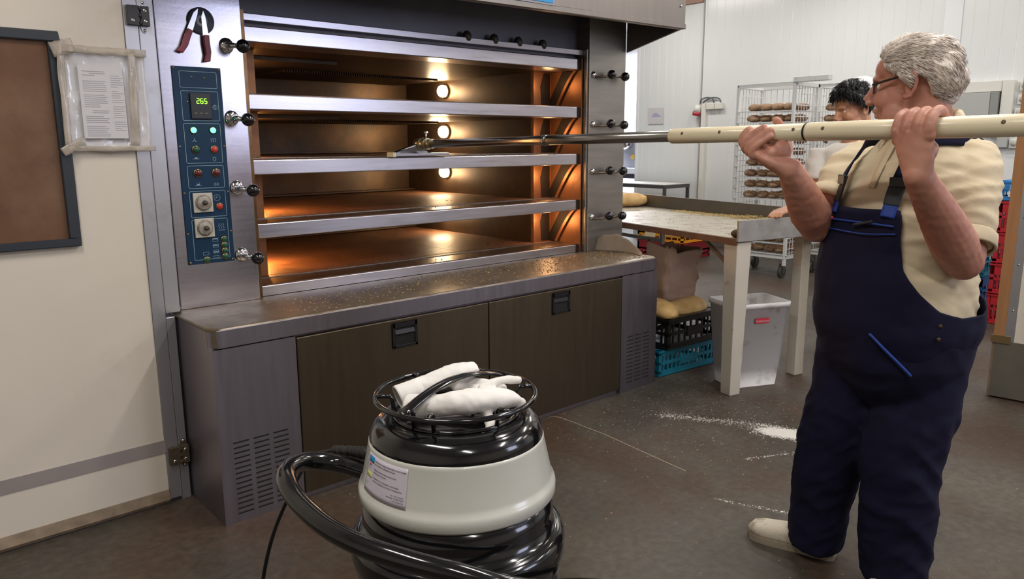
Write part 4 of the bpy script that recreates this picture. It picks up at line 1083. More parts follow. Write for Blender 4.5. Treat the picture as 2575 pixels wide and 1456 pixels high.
# black framed stand and machine beyond
bt = thing('steel_stand', 'dark framed stand in front of the panel wall beside the oven', 'stand', (7.2, 3.5, 0))
blk_fr = mat('dark grey frame', (84, 80, 82), .45, .3)
MB().box(7.2, 7.75, 3.03, 4.3, .80, .845).obj('stand_frame', blk_fr, bt)
MB().box(7.21, 7.74, 3.05, 4.28, .845, .853).obj('stand_top', mat('pale stand top', (206, 206, 200), .5), bt)
for x, y in ((7.2, 3.03), (7.71, 3.03), (7.2, 4.26), (7.71, 4.26)): MB().box(x, x+.035, y, y+.035, 0, .80).obj('leg', blk_fr, bt)
mc = thing('dough_machine', 'grey machine with chrome dome in the bay beyond the far opening', 'machine', (9.6, 5.6, 0))
gm = mat('grey machine paint', (150, 152, 160), .45)
MB().box(9.3, 10.2, 5.05, 6.4, .98, 1.42).obj('machine_body', gm, mc, bevel=.01)
MB().box(9.1, 10.2, 5.0, 6.4, .88, .98).obj('machine_tray', mat('white tray', (236, 238, 245), .3), mc, bevel=.01)
MB().box(9.2, 10.2, 5.0, 6.4, .80, .88).obj('machine_rail', mat('dark rail', (70, 68, 90), .5), mc)
for x, y in ((9.25, 5.05), (10.1, 5.05), (9.25, 6.3), (10.1, 6.3)): MB().box(x, x+.05, y, y+.05, 0, .8).obj('leg', gm, mc)
MB().ball((9.26, 5.42, 1.40), .13, 18, 12).obj('machine_dome', chrome, mc)
MB().lathe([(0, -.03), (.03, -.025), (.04, 0)], (9.30, 5.30, 1.16), 14, 0, 'X').obj('machine_button', mat('yellow button', (214, 170, 40), .4), mc)

# ------------------------------------------------------------------ open cold-room door at the right edge
dd = V((.10, -.995, 0)).normalized(); dn = V((-dd.y, dd.x, 0)); dn = dn if dn.x > 0 else -dn
B0 = V((3.684, -1.872, 0))
def slab(mb, a0, a1, t0, t1, z0, z1, mi=0):
    p = [B0+dd*a+dn*t+V((0, 0, z)) for a in (a0, a1) for t in (t0, t1) for z in (z0, z1)]
    return mb.add(p, [(0, 1, 3, 2), (4, 6, 7, 5), (0, 4, 5, 1), (2, 3, 7, 6), (0, 2, 6, 4), (1, 5, 7, 3)], mi)
d2 = tag(slab(MB(), 0, .95, .0, .08, .012, 2.12).obj('door_2', door_w), kind='structure')
slab(MB(), -.012, .042, -.004, .084, .33, 2.13).obj('wooden_edge', mat('bare wood edge', (164, 118, 78), .6, var=.15, vscale=5, stretch=(8, 8, .6)), d2)
slab(MB(), .042, .085, -.006, .0, .33, 2.12).obj('edge_trim', alu, d2)
slab(MB(), .0, .95, -.008, .0, .012, .325).obj('kick_plate', mat('scuffed kick plate', (112, 108, 98), .5, .4, var=.15, vscale=6), d2)
slab(MB(), -.014, .042, -.006, .084, .012, .315).obj('lower_edge', mat('dirty edge', (120, 104, 86), .6, var=.2, vscale=12), d2)
slab(MB(), -.022, .07, -.014, -.004, .315, .355).obj('hinge_strap', mat('brassy strap', (132, 112, 78), .45, .6), d2)
mb = MB()
for z in (.5, .75, 1.0, 1.25, 1.5):
    q = B0+dd*.064+dn*-.007+V((0, 0, z)); mb.ball(q, (.004, .006, .006), 8, 6)
mb.obj('rivet_row', chrome, d2)
# ------------------------------------------------------------------ the long cleaning lance
PA, PU = V((1.19, -.03, 1.399)), V((-.068678, -.99755, .013306)).normalized()
PWc = V((-PU.y, PU.x, 0)).normalized(); PWc = PWc if PWc.x < 0 else -PWc          # side of the lance facing the room
PV = PU.cross(PWc); PV = PV if PV.z > 0 else -PV
def q_(t, w_=0, v=0): return PA+PU*t+PWc*w_+PV*v
ivory = mat('ivory plastic tube', (226, 214, 184), .28, var=.03, coat=.3)
tube_st = mat('polished steel tube', (170, 166, 160), .24, 1, var=.1, vscale=4, bump=.02)
lance = thing('suction_lance', 'long steel suction tube with ivory handle reaching into the oven', 'lance', tuple(q_(1.2)))
MB().tube([q_(.06), q_(1.0), q_(1.60)], .0185, 28).obj('steel_tube', tube_st, lance)
MB().lathe([(.0187, -.012), (.0215, -.010), (.0215, .010), (.0187, .012)], q_(.93), 28, 0, 'Z', M=PU.to_track_quat('Z', 'Y').to_matrix()).obj('tube_joint', tube_st, lance)
Rz = PU.to_track_quat('Z', 'Y').to_matrix()
sl = MB().lathe([(.0186, -.475), (.0225, -.474), (.0240, -.468), (.0240, 0), (.0186, .0)], q_(2.036), 36, 0, 'Z', M=Rz)
s1 = sl.obj('front_sleeve', ivory, lance)
s2 = MB().lathe([(.0186, 0), (.0246, .001), (.0254, .006), (.0254, .80), (.0186, .80)], q_(2.043), 36, 0, 'Z', M=Rz).obj('rear_sleeve', ivory, lance)
MB().lathe([(.0236, 0), (.0244, .001), (.0244, .004), (.0236, .005)], q_(2.038), 36, 0, 'Z', M=Rz).obj('sleeve_joint', dark_m, lance)
hole_m = mat('dark bore', (96, 86, 70), .8)
for t, par in ((1.622, s1), (1.765, s1), (1.905, s1), (2.012, s1), (2.100, s2), (2.532, s2)):
    r = .0241 if par is s1 else .0255
    n_ = (PWc*math.cos(.32)+PV*math.sin(.32))
    MB().lathe([(0, .0004), (.0042, .0004), (.0054, -.0004)], q_(t)+n_*r, 16, 0, 'Z', M=n_.to_track_quat('Z', 'Y').to_matrix()).obj('drilled_hole', hole_m, par)
# nozzle head lying on the sill
nz = ZT[2]+.004
hx, hy = 1.175, .028
cl = MB().tube([q_(.10), q_(.06)], .0225, 24).tube([q_(.06), q_(.025), q_(.02)], [.027, .028, .028], 24).tube([q_(.02), q_(-.012), q_(-.04)], [.029, .029, .026], 24)
clamp = cl.obj('clamp_socket', mat('cast aluminium', (176, 168, 140), .34, 1, var=.1), lance)
MB().tube([q_(.045, 0, .026), q_(.045, 0, .052)], .005, 10).obj('thumb_screw', chrome, clamp)
mb = MB().tube([q_(.034, 0, .054), q_(.056, 0, .054)], .004, 8).ball(q_(.045, 0, .054), (.012, .012, .006), 12, 8)
mb.obj('screw_wing', chrome, clamp)
hb = MB().box(1.03, 1.36, -.030, .020, nz, nz+.016)
head_o = hb.obj('nozzle_plate', mat('galvanised nozzle', (178, 178, 186), .26, 1, var=.1), lance, bevel=.003)
MB().prism([(1.045, -.015, nz+.016), (1.075, -.015, nz+.028), (1.17, -.03, nz+.062), (1.195, -.03, nz+.062), (1.24, -.015, nz+.016)], (0, .03, 0)).obj('nozzle_neck', mat('galvanised nozzle', (178, 178, 186), .26, 1), lance)
mb = MB()
for k in range(60): x = 1.032+.326*k/59; mb.tube([(x, -.027, nz+.004), (x+.001, -.034, nz-.006)], .0022, 5)
MB().box(1.024, 1.04, -.034, .022, nz-.002, nz+.020).obj('end_cap', mat('cream end cap', (206, 200, 176), .4), lance)

# ------------------------------------------------------------------ people
def head_shapes(mb, c, F, Lf, Up, s):
    """skull, face, ears of a head; F forward, Lf to its left"""
    R = Matrix((F, Lf, Up)).transposed()
    def e(x, y, z, rx, ry, rz): mb.ball(c+R@V((x*s, y*s, z*s)), (rx*s, ry*s, rz*s), 24, 16, M=R)
    def tb(pts, r): mb.tube([c+R@(V(p)*s) for p in pts], [k*s for k in r] if isinstance(r, list) else r*s, 12)
    e(-.014, 0, .036, .099, .078, .086); e(.030, 0, -.022, .066, .066, .092); e(.026, 0, -.078, .058, .056, .044)
    e(.066, 0, -.104, .026, .028, .020); e(.050, 0, .052, .046, .060, .044)
    tb([(.088, 0, .020), (.102, 0, -.004), (.118, 0, -.030)], [.010, .0125, .0155]); e(.108, .012, -.035, .013, .010, .009); e(.108, -.012, -.035, .013, .010, .009)
    tb([(.076, -.044, .028), (.090, -.022, .030), (.093, 0, .026), (.090, .022, .030), (.076, .044, .028)], .0095)
    for y in (-.040, .040): e(.060, y, -.030, .030, .026, .032); e(.030, y*1.32, -.075, .034, .018, .036)
    tb([(.082, -.022, -.062), (.095, -.008, -.058), (.095, .008, -.058), (.082, .022, -.062)], .0072)
    tb([(.080, -.020, -.074), (.093, 0, -.074), (.080, .020, -.074)], .0075)
    for sg in (-1, 1):
        y = .076*sg
        e(-.010, y+.002*sg, -.005, .013, .007, .028)
        o = [(.004, .016), (-.002, .030), (-.016, .034), (-.028, .024), (-.031, .006), (-.025, -.014), (-.014, -.030), (-.002, -.034), (.004, -.026)]
        tb([(x, y+(.012+.006*min(1, max(0, -x*40)))*sg, z) for x, z in o], [.004, .0052, .0056, .0058, .0056, .0052, .0062, .0072, .005])
def eye_parts(c, F, Lf, Up, s, par):
    R = Matrix((F, Lf, Up)).transposed()
    for y in (-.030, .030):
        p = c+R@(V((.072, y, .006))*s)
        e = MB().ball(p, .0125*s, 16, 12).obj('eye', mat('eye white', (224, 216, 210), .2), par)
        MB().ball(p+R@V((.0075*s, 0, 0)), (.0058*s, .0058*s, .0058*s), 12, 8).obj('iris', mat('brown iris', (60, 46, 36), .15), e)
def strand_hair(name, m_, par, c, F, Lf, Up, s, rx, ry, rz, off, line, n=2600, ln=.020, flow=None, vol=None, seed=3, wob=.010, thin=.0016, rnd_=.18):
    """hair: a cap over the skull down to a hairline plus short tapered locks"""
    R = Matrix((F, Lf, Up)).transposed(); rr = random.Random(seed)
    def P(az, ph, k=1.0):
        d = V((math.sin(ph)*math.cos(az), math.sin(ph)*math.sin(az), math.cos(ph)))
        w_ = 1+wob/.1*noise.noise(d*3.1+V((seed, 0, 0)))+wob/.25*noise.noise(d*9)
        kk = k*w_*(vol(az, ph) if vol else 1)
        return c+R@(V((off[0]+rx*kk*d.x, ry*kk*d.y, off[2]+rz*kk*d.z))*s)
    rows = []; na, npz = 72, 22
    for j in range(npz+1):
        rows.append([P(2*PI*i/na, max(.02, line(2*PI*i/na))*j/npz, 1-.06*max(0, j/npz-.8)*5) for i in range(na)])
    mb = MB().grid(rows, closed=True)
    for _ in range(n):
        az = rr.random()*2*PI; ph = line(az)*math.sqrt(rr.random())*.99
        if ph < .05: continue
        p = P(az, ph, .985); nrm = (p-(c+R@(V((off[0], 0, off[2]))*s))).normalized()
        fl_ = R@(flow(az, ph) if flow else V((-1, 0, -.4))); fl_ = (fl_-nrm*fl_.dot(nrm)); fl_ = fl_.normalized() if fl_.length > 1e-4 else R@V((-1, 0, 0))
        fl_ = (fl_+R@V((rr.gauss(0, rnd_), rr.gauss(0, rnd_), rr.gauss(0, rnd_)))).normalized()
        l_ = ln*(.6+.8*rr.random()); sd_ = fl_.cross(nrm).normalized()*thin
        m1 = p+fl_*l_*.55+nrm*thin*2.2; tip = p+fl_*l_+nrm*thin*1.2
        mb.add([p-sd_, p+sd_, p+nrm*.002, m1-sd_*.8, m1+sd_*.8, m1+nrm*.0018, tip], [(0, 1, 4, 3), (1, 2, 5, 4), (2, 0, 3, 5), (3, 4, 6), (4, 5, 6), (5, 3, 6)], 0, True)
    return mb.obj(name, m_, par)
skin = mat('ruddy skin', (188, 136, 116), .50, var=.10, vscale=9, dark=(168, 110, 94), sss=.08, bump=.12, bscale=70)
skin2 = mat('tan skin', (196, 144, 112), .5, var=.08, vscale=9, dark=(180, 124, 94), sss=.08)
shirt_m = mat('cream polo cotton', (208, 192, 163), .85, var=.03, vscale=6, bump=.2, bscale=240)
navy = mat('navy work cloth', (18, 18, 44), .88, var=.12, vscale=5, bump=.25, bscale=300, spec=.25)
blue_pipe = mat('bright blue piping', (28, 62, 150), .6)
dkel = mat('dark elastic', (40, 42, 46), .7)
hair_g = mat('silver-grey hair', (236, 226, 216), .6, var=.2, vscale=40, stretch=(1, 1, 3), dark=(204, 192, 184))
white_shoe = mat('floury white clog leather', (216, 206, 188), .7, var=.08, vscale=12, dirt=(150, 138, 116), dscale=16, dlo=.5, dhi=.68)

man = thing('person', 'grey-haired man in navy bib overalls holding the long ivory tube up to the oven', 'person', (1.375, -2.215, 0))
# torso: height, centre, half width, half depth, facing angle
TOR = [(.60, 1.382, -2.215, .10, .07, 2.55), (.68, 1.382, -2.215, .165, .145, 2.55), (.76, 1.384, -2.215, .205, .188, 2.58), (.86, 1.376, -2.215, .212, .200, 2.63), (.95, 1.372, -2.215, .208, .200, 2.66), (1.03, 1.370, -2.215, .206, .194, 2.69),
       (1.12, 1.370, -2.218, .206, .182, 2.76), (1.22, 1.375, -2.222, .205, .166, 2.81), (1.29, 1.380, -2.226, .198, .150, 2.81), (1.345, 1.387, -2.236, .176, .132, 2.78), (1.385, 1.390, -2.243, .128, .104, 2.70), (1.43, 1.388, -2.247, .082, .084, 2.65)]
def tor(z):
    if z <= TOR[0][0]: return TOR[0][1:]
    for a, b in zip(TOR, TOR[1:]):
        if a[0] <= z <= b[0]:
            t = (z-a[0])/(b[0]-a[0]); return tuple(a[i]+(b[i]-a[i])*t for i in range(1, 6))
    return TOR[-1][1:]
def S(z, th, off=0):
    """point on the torso surface at height z, angle th from the front towards his left"""
    cx, cy, a, b, h = tor(z); n = 2.25
    c_, s_ = math.cos(th), math.sin(th)
    x = math.copysign(abs(c_)**(2/n), c_)*(b+off); y = math.copysign(abs(s_)**(2/n), s_)*(a+off)
    F_ = V((math.cos(h), math.sin(h), 0)); L_ = V((-math.sin(h), math.cos(h), 0))
    return V((cx, cy, z))+F_*x+L_*y
def torso_loft(mb, z0, z1, off, n=28, seg=40):
    rows = [[S(z0+(z1-z0)*j/n, 2*PI*i/seg, off) for i in range(seg)] for j in range(n+1)]
    mb.grid(rows, closed=True); mb.add(rows[0], [tuple(range(seg))[::-1]]); mb.add(rows[-1], [tuple(range(seg))])
    return mb
# joints
Ls, Le = V((1.385, -2.368, 1.318)), V((1.260, -2.420, 1.084)); Lw = q_(2.362, .034, -.112)
Rs, Re = V((1.425, -2.045, 1.315)), V((1.245, -2.014, 1.150)); Rw = q_(1.998, .004, -.104)
hF = V((-.157, .986, -.06)).normalized(); hL = V((0, 0, 1)).cross(hF).normalized(); hU = hF.cross(hL)
hC = V((1.306, -2.232, 1.548)); HS = .985
body = MB()
head_shapes(body, hC, hF, hL, hU, HS)
body.tube([V((1.388, -2.25, 1.33)), V((1.375, -2.25, 1.42)), hC-hU*.06-hF*.028, hC+hU*.01-hF*.03], [.085, .074, .071, .066], 24)
torso_loft(body, .68, 1.40, -.035, 16, 28)
for sh, el, wr, k in ((Ls, Le, Lw, 1), (Rs, Re, Rw, 1)):
    d1 = (el-sh); d2_ = (wr-el)
    body.tube([sh-d1*.1, sh+d1*.3, sh+d1*.7, el, ], [.062, .064, .060, .052], 20).ball(el, .052, 16, 12)
    body.tube([el-d2_*.02, el+d2_*.22, el+d2_*.5, el+d2_*.8, wr], [.050, .059, .052, .041, (.034, .034)], 20).ball(wr, .034, 16, 12)
# left hand: back of the hand to the room, fingers over the top of the lance
body.tube([Lw, Lw.lerp(q_(2.347, .044, -.012), .4), Lw.lerp(q_(2.347, .044, -.012), .8), q_(2.347, .046, -.006)], [(.030, .034), (.024, .042), (.020, .046), (.015, .045)], 20, up=PWc)
for i, (t, ra, k) in enumerate(((2.386, .0132, 1.0), (2.358, .0124, 1.04), (2.331, .0118, 1.0), (2.306, .0102, .86))):
    def ang(a, r): a = math.radians(a); return q_(t-.004*i*0, r*math.cos(a), r*math.sin(a))
    lo = (0, 0, -4, -14)[i]
    pts = [ang(-22+lo, .050), ang(8+lo, .050), ang(50+lo*.7, .0445), ang(84, .0405), ang(112, .037), ang(142*k, .0355), ang(168*k, .035)]
    body.tube(smooth_path(pts, 3), ra, 14).ball(pts[-1], ra, 12, 8).ball(pts[3], ra*1.07, 12, 8).ball(pts[0], ra*1.12, 12, 8)
th = smooth_path([q_(2.384, .034, -.062), q_(2.380, .014, -.050), q_(2.366, -.010, -.043), q_(2.350, -.028, -.030), q_(2.336, -.038, -.012)], 4)
body.tube(th, [.017-.006*i/(len(th)-1) for i in range(len(th))], 14).ball(th[-1], .012)
# right hand: palm up under the lance, fingers curling up on the room side, thumb behind
pm_ = q_(1.925, .030, -.068)
body.tube([Rw, Rw.lerp(pm_, .35), Rw.lerp(pm_, .75), q_(1.904, .028, -.056)], [(.031, .033), (.026, .040), (.021, .044), (.016, .043)], 20, up=PV)
body.ball(q_(1.955, .026, -.060), (.030, .026, .024), 16, 12).ball(q_(1.972, .012, -.052), (.032, .024, .034), 16, 12).ball(q_(1.928, .018, -.048), (.027, .042, .023), 16, 12).ball(q_(1.900, .026, -.050), (.022, .026, .018), 16, 12)
RF = [([(1.862, .004, -.044), (1.846, .030, -.040), (1.843, .045, -.022), (1.850, .043, .000), (1.862, .036, .010)], .0112),
      ([(1.880, .018, -.056), (1.858, .044, -.048), (1.860, .054, -.026), (1.882, .045, -.002), (1.908, .034, .014)], .0115),
      ([(1.898, .030, -.062), (1.876, .054, -.056), (1.880, .060, -.036), (1.905, .048, -.012), (1.930, .036, .006)], .0110),
      ([(1.914, .040, -.070), (1.892, .062, -.064), (1.896, .066, -.046), (1.916, .054, -.026), (1.936, .042, -.010)], .0098)]
for pts, ra in RF:
    pp = [q_(p[0]+.020, p[1], p[2]) for p in pts]; body.tube(smooth_path(pp, 4), ra, 14).ball(pp[-1], ra, 12, 8).ball(pp[2], ra*1.06, 12, 8).ball(pp[0], ra*1.1, 12, 8)
th = smooth_path([q_(1.972, -.004, -.062), q_(1.960, -.034, -.044), q_(1.945, -.046, -.010), q_(1.930, -.038, .024), q_(1.924, -.028, .036)], 4)
body.tube(th, [.018-.0065*i/(len(th)-1) for i in range(len(th))], 14).ball(th[-1], .0115)
# legs inside the trousers
LN = [V((1.392, -2.305, .80)), V((1.370, -2.295, .62)), V((1.336, -2.280, .43)), V((1.358, -2.282, .24)), V((1.382, -2.285, .035))]
LF = [V((1.382, -2.115, .80)), V((1.376, -2.105, .60)), V((1.360, -2.058, .40)), V((1.386, -2.026, .20)), V((1.408, -2.008, .050))]
for Lg in (LN, LF): body.tube(Lg[:4]+[Lg[4]+V((0, 0, .03))], [.08, .075, .06, .05, .045], 18)
body_o = fuse(body, 'body', skin, man, .0038, 2, lambda c, n: .0012*noise.noise(c*55))
eye_parts(hC, hF, hL, hU, HS, body_o)
# nails of the near hand
# polo shirt
sh_ = MB(); torso_loft(sh_, .78, 1.43, .0, 30, 44)
for s0, e0, k0 in ((Ls, Le, .84), (Rs, Re, .66)):
    d = e0-s0
    sh_.tube([s0-d*.22, s0+d*.05, s0+d*.35, s0+d*(k0-.2), s0+d*k0], [.070, .087, .082, .073, .067], 26)
def shirt_w(c, n):
    q = V((c.x*9, c.y*9, c.z*20)); w1 = noise.noise(V((c.x*5+c.z*3, c.y*5-c.z*4, c.z*26+c.y*8))); w2 = noise.noise(V((c.x*8, c.y*8, c.z*34+c.x*20+3))); return .0055*(1-2*abs(w1))+.003*(1-2*abs(w2))-.003
shirt = fuse(sh_, 'polo_shirt', shirt_m, man, .0075, 5, shirt_w)
for s0, e0, k0 in ((Ls, Le, .84), (Rs, Re, .66)):
    d = (e0-s0).normalized(); c = s0+(e0-s0)*k0; x = d.cross(V((0, 1, 0))).normalized(); y = d.cross(x)
    rows = [[c+d*t+(x*math.cos(2*PI*i/40)+y*math.sin(2*PI*i/40))*r for i in range(40)] for t, r in ((-.032, .074), (-.027, .0785), (.004, .0765), (.008, .0745), (.004, .070))]
    MB().grid(rows, closed=True).obj('sleeve_hem', shirt_m, shirt, solid=.002)
# collar
cx = V((1.383, -2.248, 1.405)); rows = []
for j, (dz, r) in enumerate(((.0, .090), (.030, .084), (.052, .080), (.048, .088), (.020, .104), (-.006, .116))):
    row = []
    for i in range(41):
        a = 2.70+.42+(2*PI-.84)*i/40
        pt = max(0, 1-min(i, 40-i)/5)
        row.append(cx+V((math.cos(a)*r, math.sin(a)*r, dz-(.022*pt if j > 3 else .012*pt)-.018*math.cos(a-2.7)+.016*(math.cos(a-2.7) < -.3)))+V((math.cos(2.7), math.sin(2.7), 0))*(.012*pt if j > 3 else 0))
    rows.append(row)
MB().grid(rows).obj('collar', shirt_m, shirt, solid=.003)
pk = [S(z, .02, .007) for z in (1.40, 1.36, 1.32, 1.27)]
MB().tube(pk, [(.003, .014)]*4, 8, up=V((math.cos(2.7), math.sin(2.7), 0))).obj('placket', shirt_m, shirt)
# overalls: trousers and hips in one cloth mesh
ov = MB(); torso_loft(ov, .62, .90, .012, 16, 44)
ov.tube([LN[0]+V((0, 0, .02)), LN[1], LN[2], LN[3], LN[4]-V((0, 0, -.01))], [(.120, .130), .124, .114, .106, .098], 30)
ov.tube([LF[0]+V((0, 0, .02)), LF[1], LF[2], LF[3], LF[4]], [(.118, .126), .126, .106, .094, .095], 30)
def cloth_w(c, n):
    k = 1 if c.z < .62 else .5
    return k*(.010*noise.noise(V((c.x*6, c.y*6, c.z*5+c.x*6)))+.008*(1-2*abs(noise.noise(V((c.x*7+c.z*4, c.y*7-c.z*3, c.z*9+c.x*9)))))+.005*(1-2*abs(noise.noise(V((c.x*14-c.z*6, c.y*14, c.z*17+c.y*12+4)))))-.006)
trou = fuse(ov, 'bib_overalls', navy, man, .009, 4, cloth_w)
def ztop(a):
    a = abs(math.degrees(a))
    T = [(0, 1.213), (29, 1.216), (33, 1.19), (37, 1.13), (47, 1.055), (62, .995), (78, .945), (95, .922), (120, .925), (150, .95), (180, .97)]
    for p, q in zip(T, T[1:]):
        if p[0] <= a <= q[0]: t = (a-p[0])/(q[0]-p[0]); return p[1]+(q[1]-p[1])*t
    return .97
rows = []
for j in range(25):
    row = []
    for i in range(160):
        a = -PI+2*PI*i/160; z = .79+(ztop(a)-.79)*j/24
        off = .004+.016*min(1, (z-.79)/.09)
        p = S(z, a, off); nn = (S(z, a, off+.01)-p).normalized()
        row.append(p+nn*(.006*noise.noise(V((p.x*9, p.y*9, p.z*12)))+.003*noise.noise(p*25))*(0 if j == 0 else 1))
    rows.append(row)
bib = MB().grid(rows, closed=True).obj('bib', navy, trou, solid=.005)
def on_body(pts, r, name, m_, off=.029, par=None):
    return MB().tube(smooth_path([S(z, math.radians(a), off) for z, a in pts], 5), r, 10, up=V((0, 0, 1))).obj(name, m_, par or trou)
on_body([(1.178, -31), (1.176, -15), (1.176, 10), (1.172, 29)], .0026, 'pocket_zip', blue_pipe)
on_body([(1.150, -33), (1.148, -12), (1.146, 10), (1.152, 32)], .0020, 'pocket_piping', blue_pipe)
MB().ball(S(1.178, math.radians(-19), .032), (.007, .007, .006), 12, 8).obj('red_tab', mat('red tab', (200, 50, 60), .5), trou)
on_body([(1.168, 2), (1.176, 9), (1.182, 14)], .004, 'zip_pull', dkel, .033)
on_body([(.872, 33), (.835, 44), (.795, 56), (.760, 66)], .0040, 'pocket_piping', blue_pipe, .026)
for z in (.905, .868):
    MB().lathe([(0, .003), (.004, .003), (.0055, .002), (.006, 0)], S(z, math.radians(80), .021), 14, 0, 'Z', M=(S(z, math.radians(80), .1)-S(z, math.radians(80), 0)).to_track_quat('Z', 'Y').to_matrix()).obj('side_button', mat('brass button', (84, 66, 44), .45, .6), trou)
def strap(pts, w_, name, m_, off):
    P_ = smooth_path([S(z, math.radians(a), off) for z, a in pts], 6); rows = []
    for i, p in enumerate(P_):
        d = (P_[min(i+1, len(P_)-1)]-P_[max(i-1, 0)]).normalized(); cx_, cy_, *_r = tor(p.z); nn = (p-V((cx_, cy_, p.z-.03))).normalized(); sd_ = d.cross(nn).normalized()
        rows.append([p-sd_*w_, p-sd_*w_*.5, p, p+sd_*w_*.5, p+sd_*w_])
    return MB().grid(rows).obj(name, m_, trou, solid=.005)
for sg in (-1, 1):
    strap([(1.195, 22*sg), (1.235, 22*sg)], .019, 'strap_tab', blue_pipe, .024)
    strap([(1.228, 22*sg), (1.26, 22*sg), (1.298, 23*sg)], .021, 'strap_elastic', dkel, .025)
    strap([(1.292, 23*sg), (1.33, 25*sg), (1.365, 30*sg), (1.405, 52*sg), (1.385, 122*sg), (1.25, 155*sg), (1.10, 165*sg), (.95, 172*sg)], .019, 'shoulder_strap', navy, .028)
    p = S(1.290, math.radians(23*sg), .028); R_ = (S(1.29, math.radians(23*sg), .1)-S(1.29, math.radians(23*sg), 0)).to_track_quat('Z', 'Y').to_matrix().to_4x4(); R_.translation = p
    MB().box(-.024, .024, -.014, .014, -.003, .006, M=R_).obj('buckle', black_pl, trou, bevel=.003)
# shoes
def shoe(heel, toe, par):
    d = (toe-heel); Ln = d.length; d.normalize(); y = V((-d.y, d.x, 0)); rows = []
    prof = [(0, .026, .062), (.06, .036, .078), (.2, .038, .085), (.38, .039, .080), (.55, .044, .066), (.72, .049, .056), (.86, .047, .050), (.95, .036, .042), (1.0, .012, .024)]
    for t, hw, h in prof:
        c = heel+d*Ln*t; row = []
        for i in range(24):
            a = 2*PI*i/24; ca, sa = math.cos(a), math.sin(a)
            row.append(c+y*hw*math.copysign(abs(ca)**.7, ca)+V((0, 0, .012+max(0, h*.5+h*.5*math.copysign(abs(sa)**.8, sa)))))
        rows.append(row)
    mb = MB().grid(rows, closed=True); mb.add(rows[0], [tuple(range(24))]); mb.add(rows[-1], [tuple(range(24))[::-1]])
    s = mb.obj('shoe', white_shoe, par)
    out = [heel+d*Ln*t+y*(hw+.003) for t, hw, h in prof]+[heel+d*Ln*t-y*(hw+.003) for t, hw, h in prof][::-1]
    MB().prism([p+V((0, 0, .0)) for p in out], (0, 0, .022)).obj('sole', mat('dirty pale sole', (150, 140, 122), .7, var=.2, vscale=20), s)
    return s
shoe(V((1.425, -2.075, 0)), V((1.358, -1.785, 0)), man)
shoe(V((1.47, -2.32, 0)), V((1.19, -2.275, 0)), man)
# hair
def line_m(az):
    a = abs((az+PI) % (2*PI)-PI)*180/PI
    T = [(0, 58), (25, 60), (42, 70), (58, 82), (72, 94), (84, 108), (94, 92), (106, 96), (120, 128), (145, 146), (180, 150)]
    for p, q in zip(T, T[1:]):
        if p[0] <= a <= q[0]: t = (a-p[0])/(q[0]-p[0]); return math.radians(p[1]+(q[1]-p[1])*t)
    return 2
strand_hair('hair', hair_g, man, hC, hF, hL, hU, HS, .112, .089, .100, (-.016, 0, .034), line_m, n=9000, ln=.026, thin=.0011, rnd_=.12,
            flow=lambda az, ph: V((-1, .15*math.sin(az), -.25 if ph < 1.2 else -.8)), vol=lambda az, ph: 1+.04*math.exp(-((ph-.6)/.4)**2)+.10*max(0, min(1, (ph-1.3)/.8))*(math.cos(az) < .3), seed=4)
# eyeglasses
Rh = Matrix((hF, hL, hU)).transposed()
def H(x, y, z): return hC+Rh@(V((x, y, z))*HS)
gl_m = mat('dark spectacle frame', (26, 24, 28), .3)
gl = None
for sg in (1, -1):
    g = MB().tube(smooth_path([H(-.022, .083*sg, .020), H(-.004, .084*sg, .026), H(.040, .079*sg, .020), H(.086, .070*sg, .011)], 5), (.003, .0062), 8)
    pts = [H(.098-.012*(abs(math.cos(a)*.024+.032)/.056)**2, sg*(.032+.024*math.cos(a)), .006+.015*math.sin(a)) for a in [2*PI*k/24 for k in range(24)]]
    g.tube(pts, .0022, 8, closed=True)
    if sg == 1: g.tube([H(.099, .009, .010), H(.101, 0, .012), H(.099, -.009, .010)], .002, 8); 
    o = g.obj('spectacle_frame', gl_m, man)
    MB().add(pts, [tuple(range(24))]).obj('lens', mat('spectacle lens', (60, 60, 66), .05, alpha=.35), o)

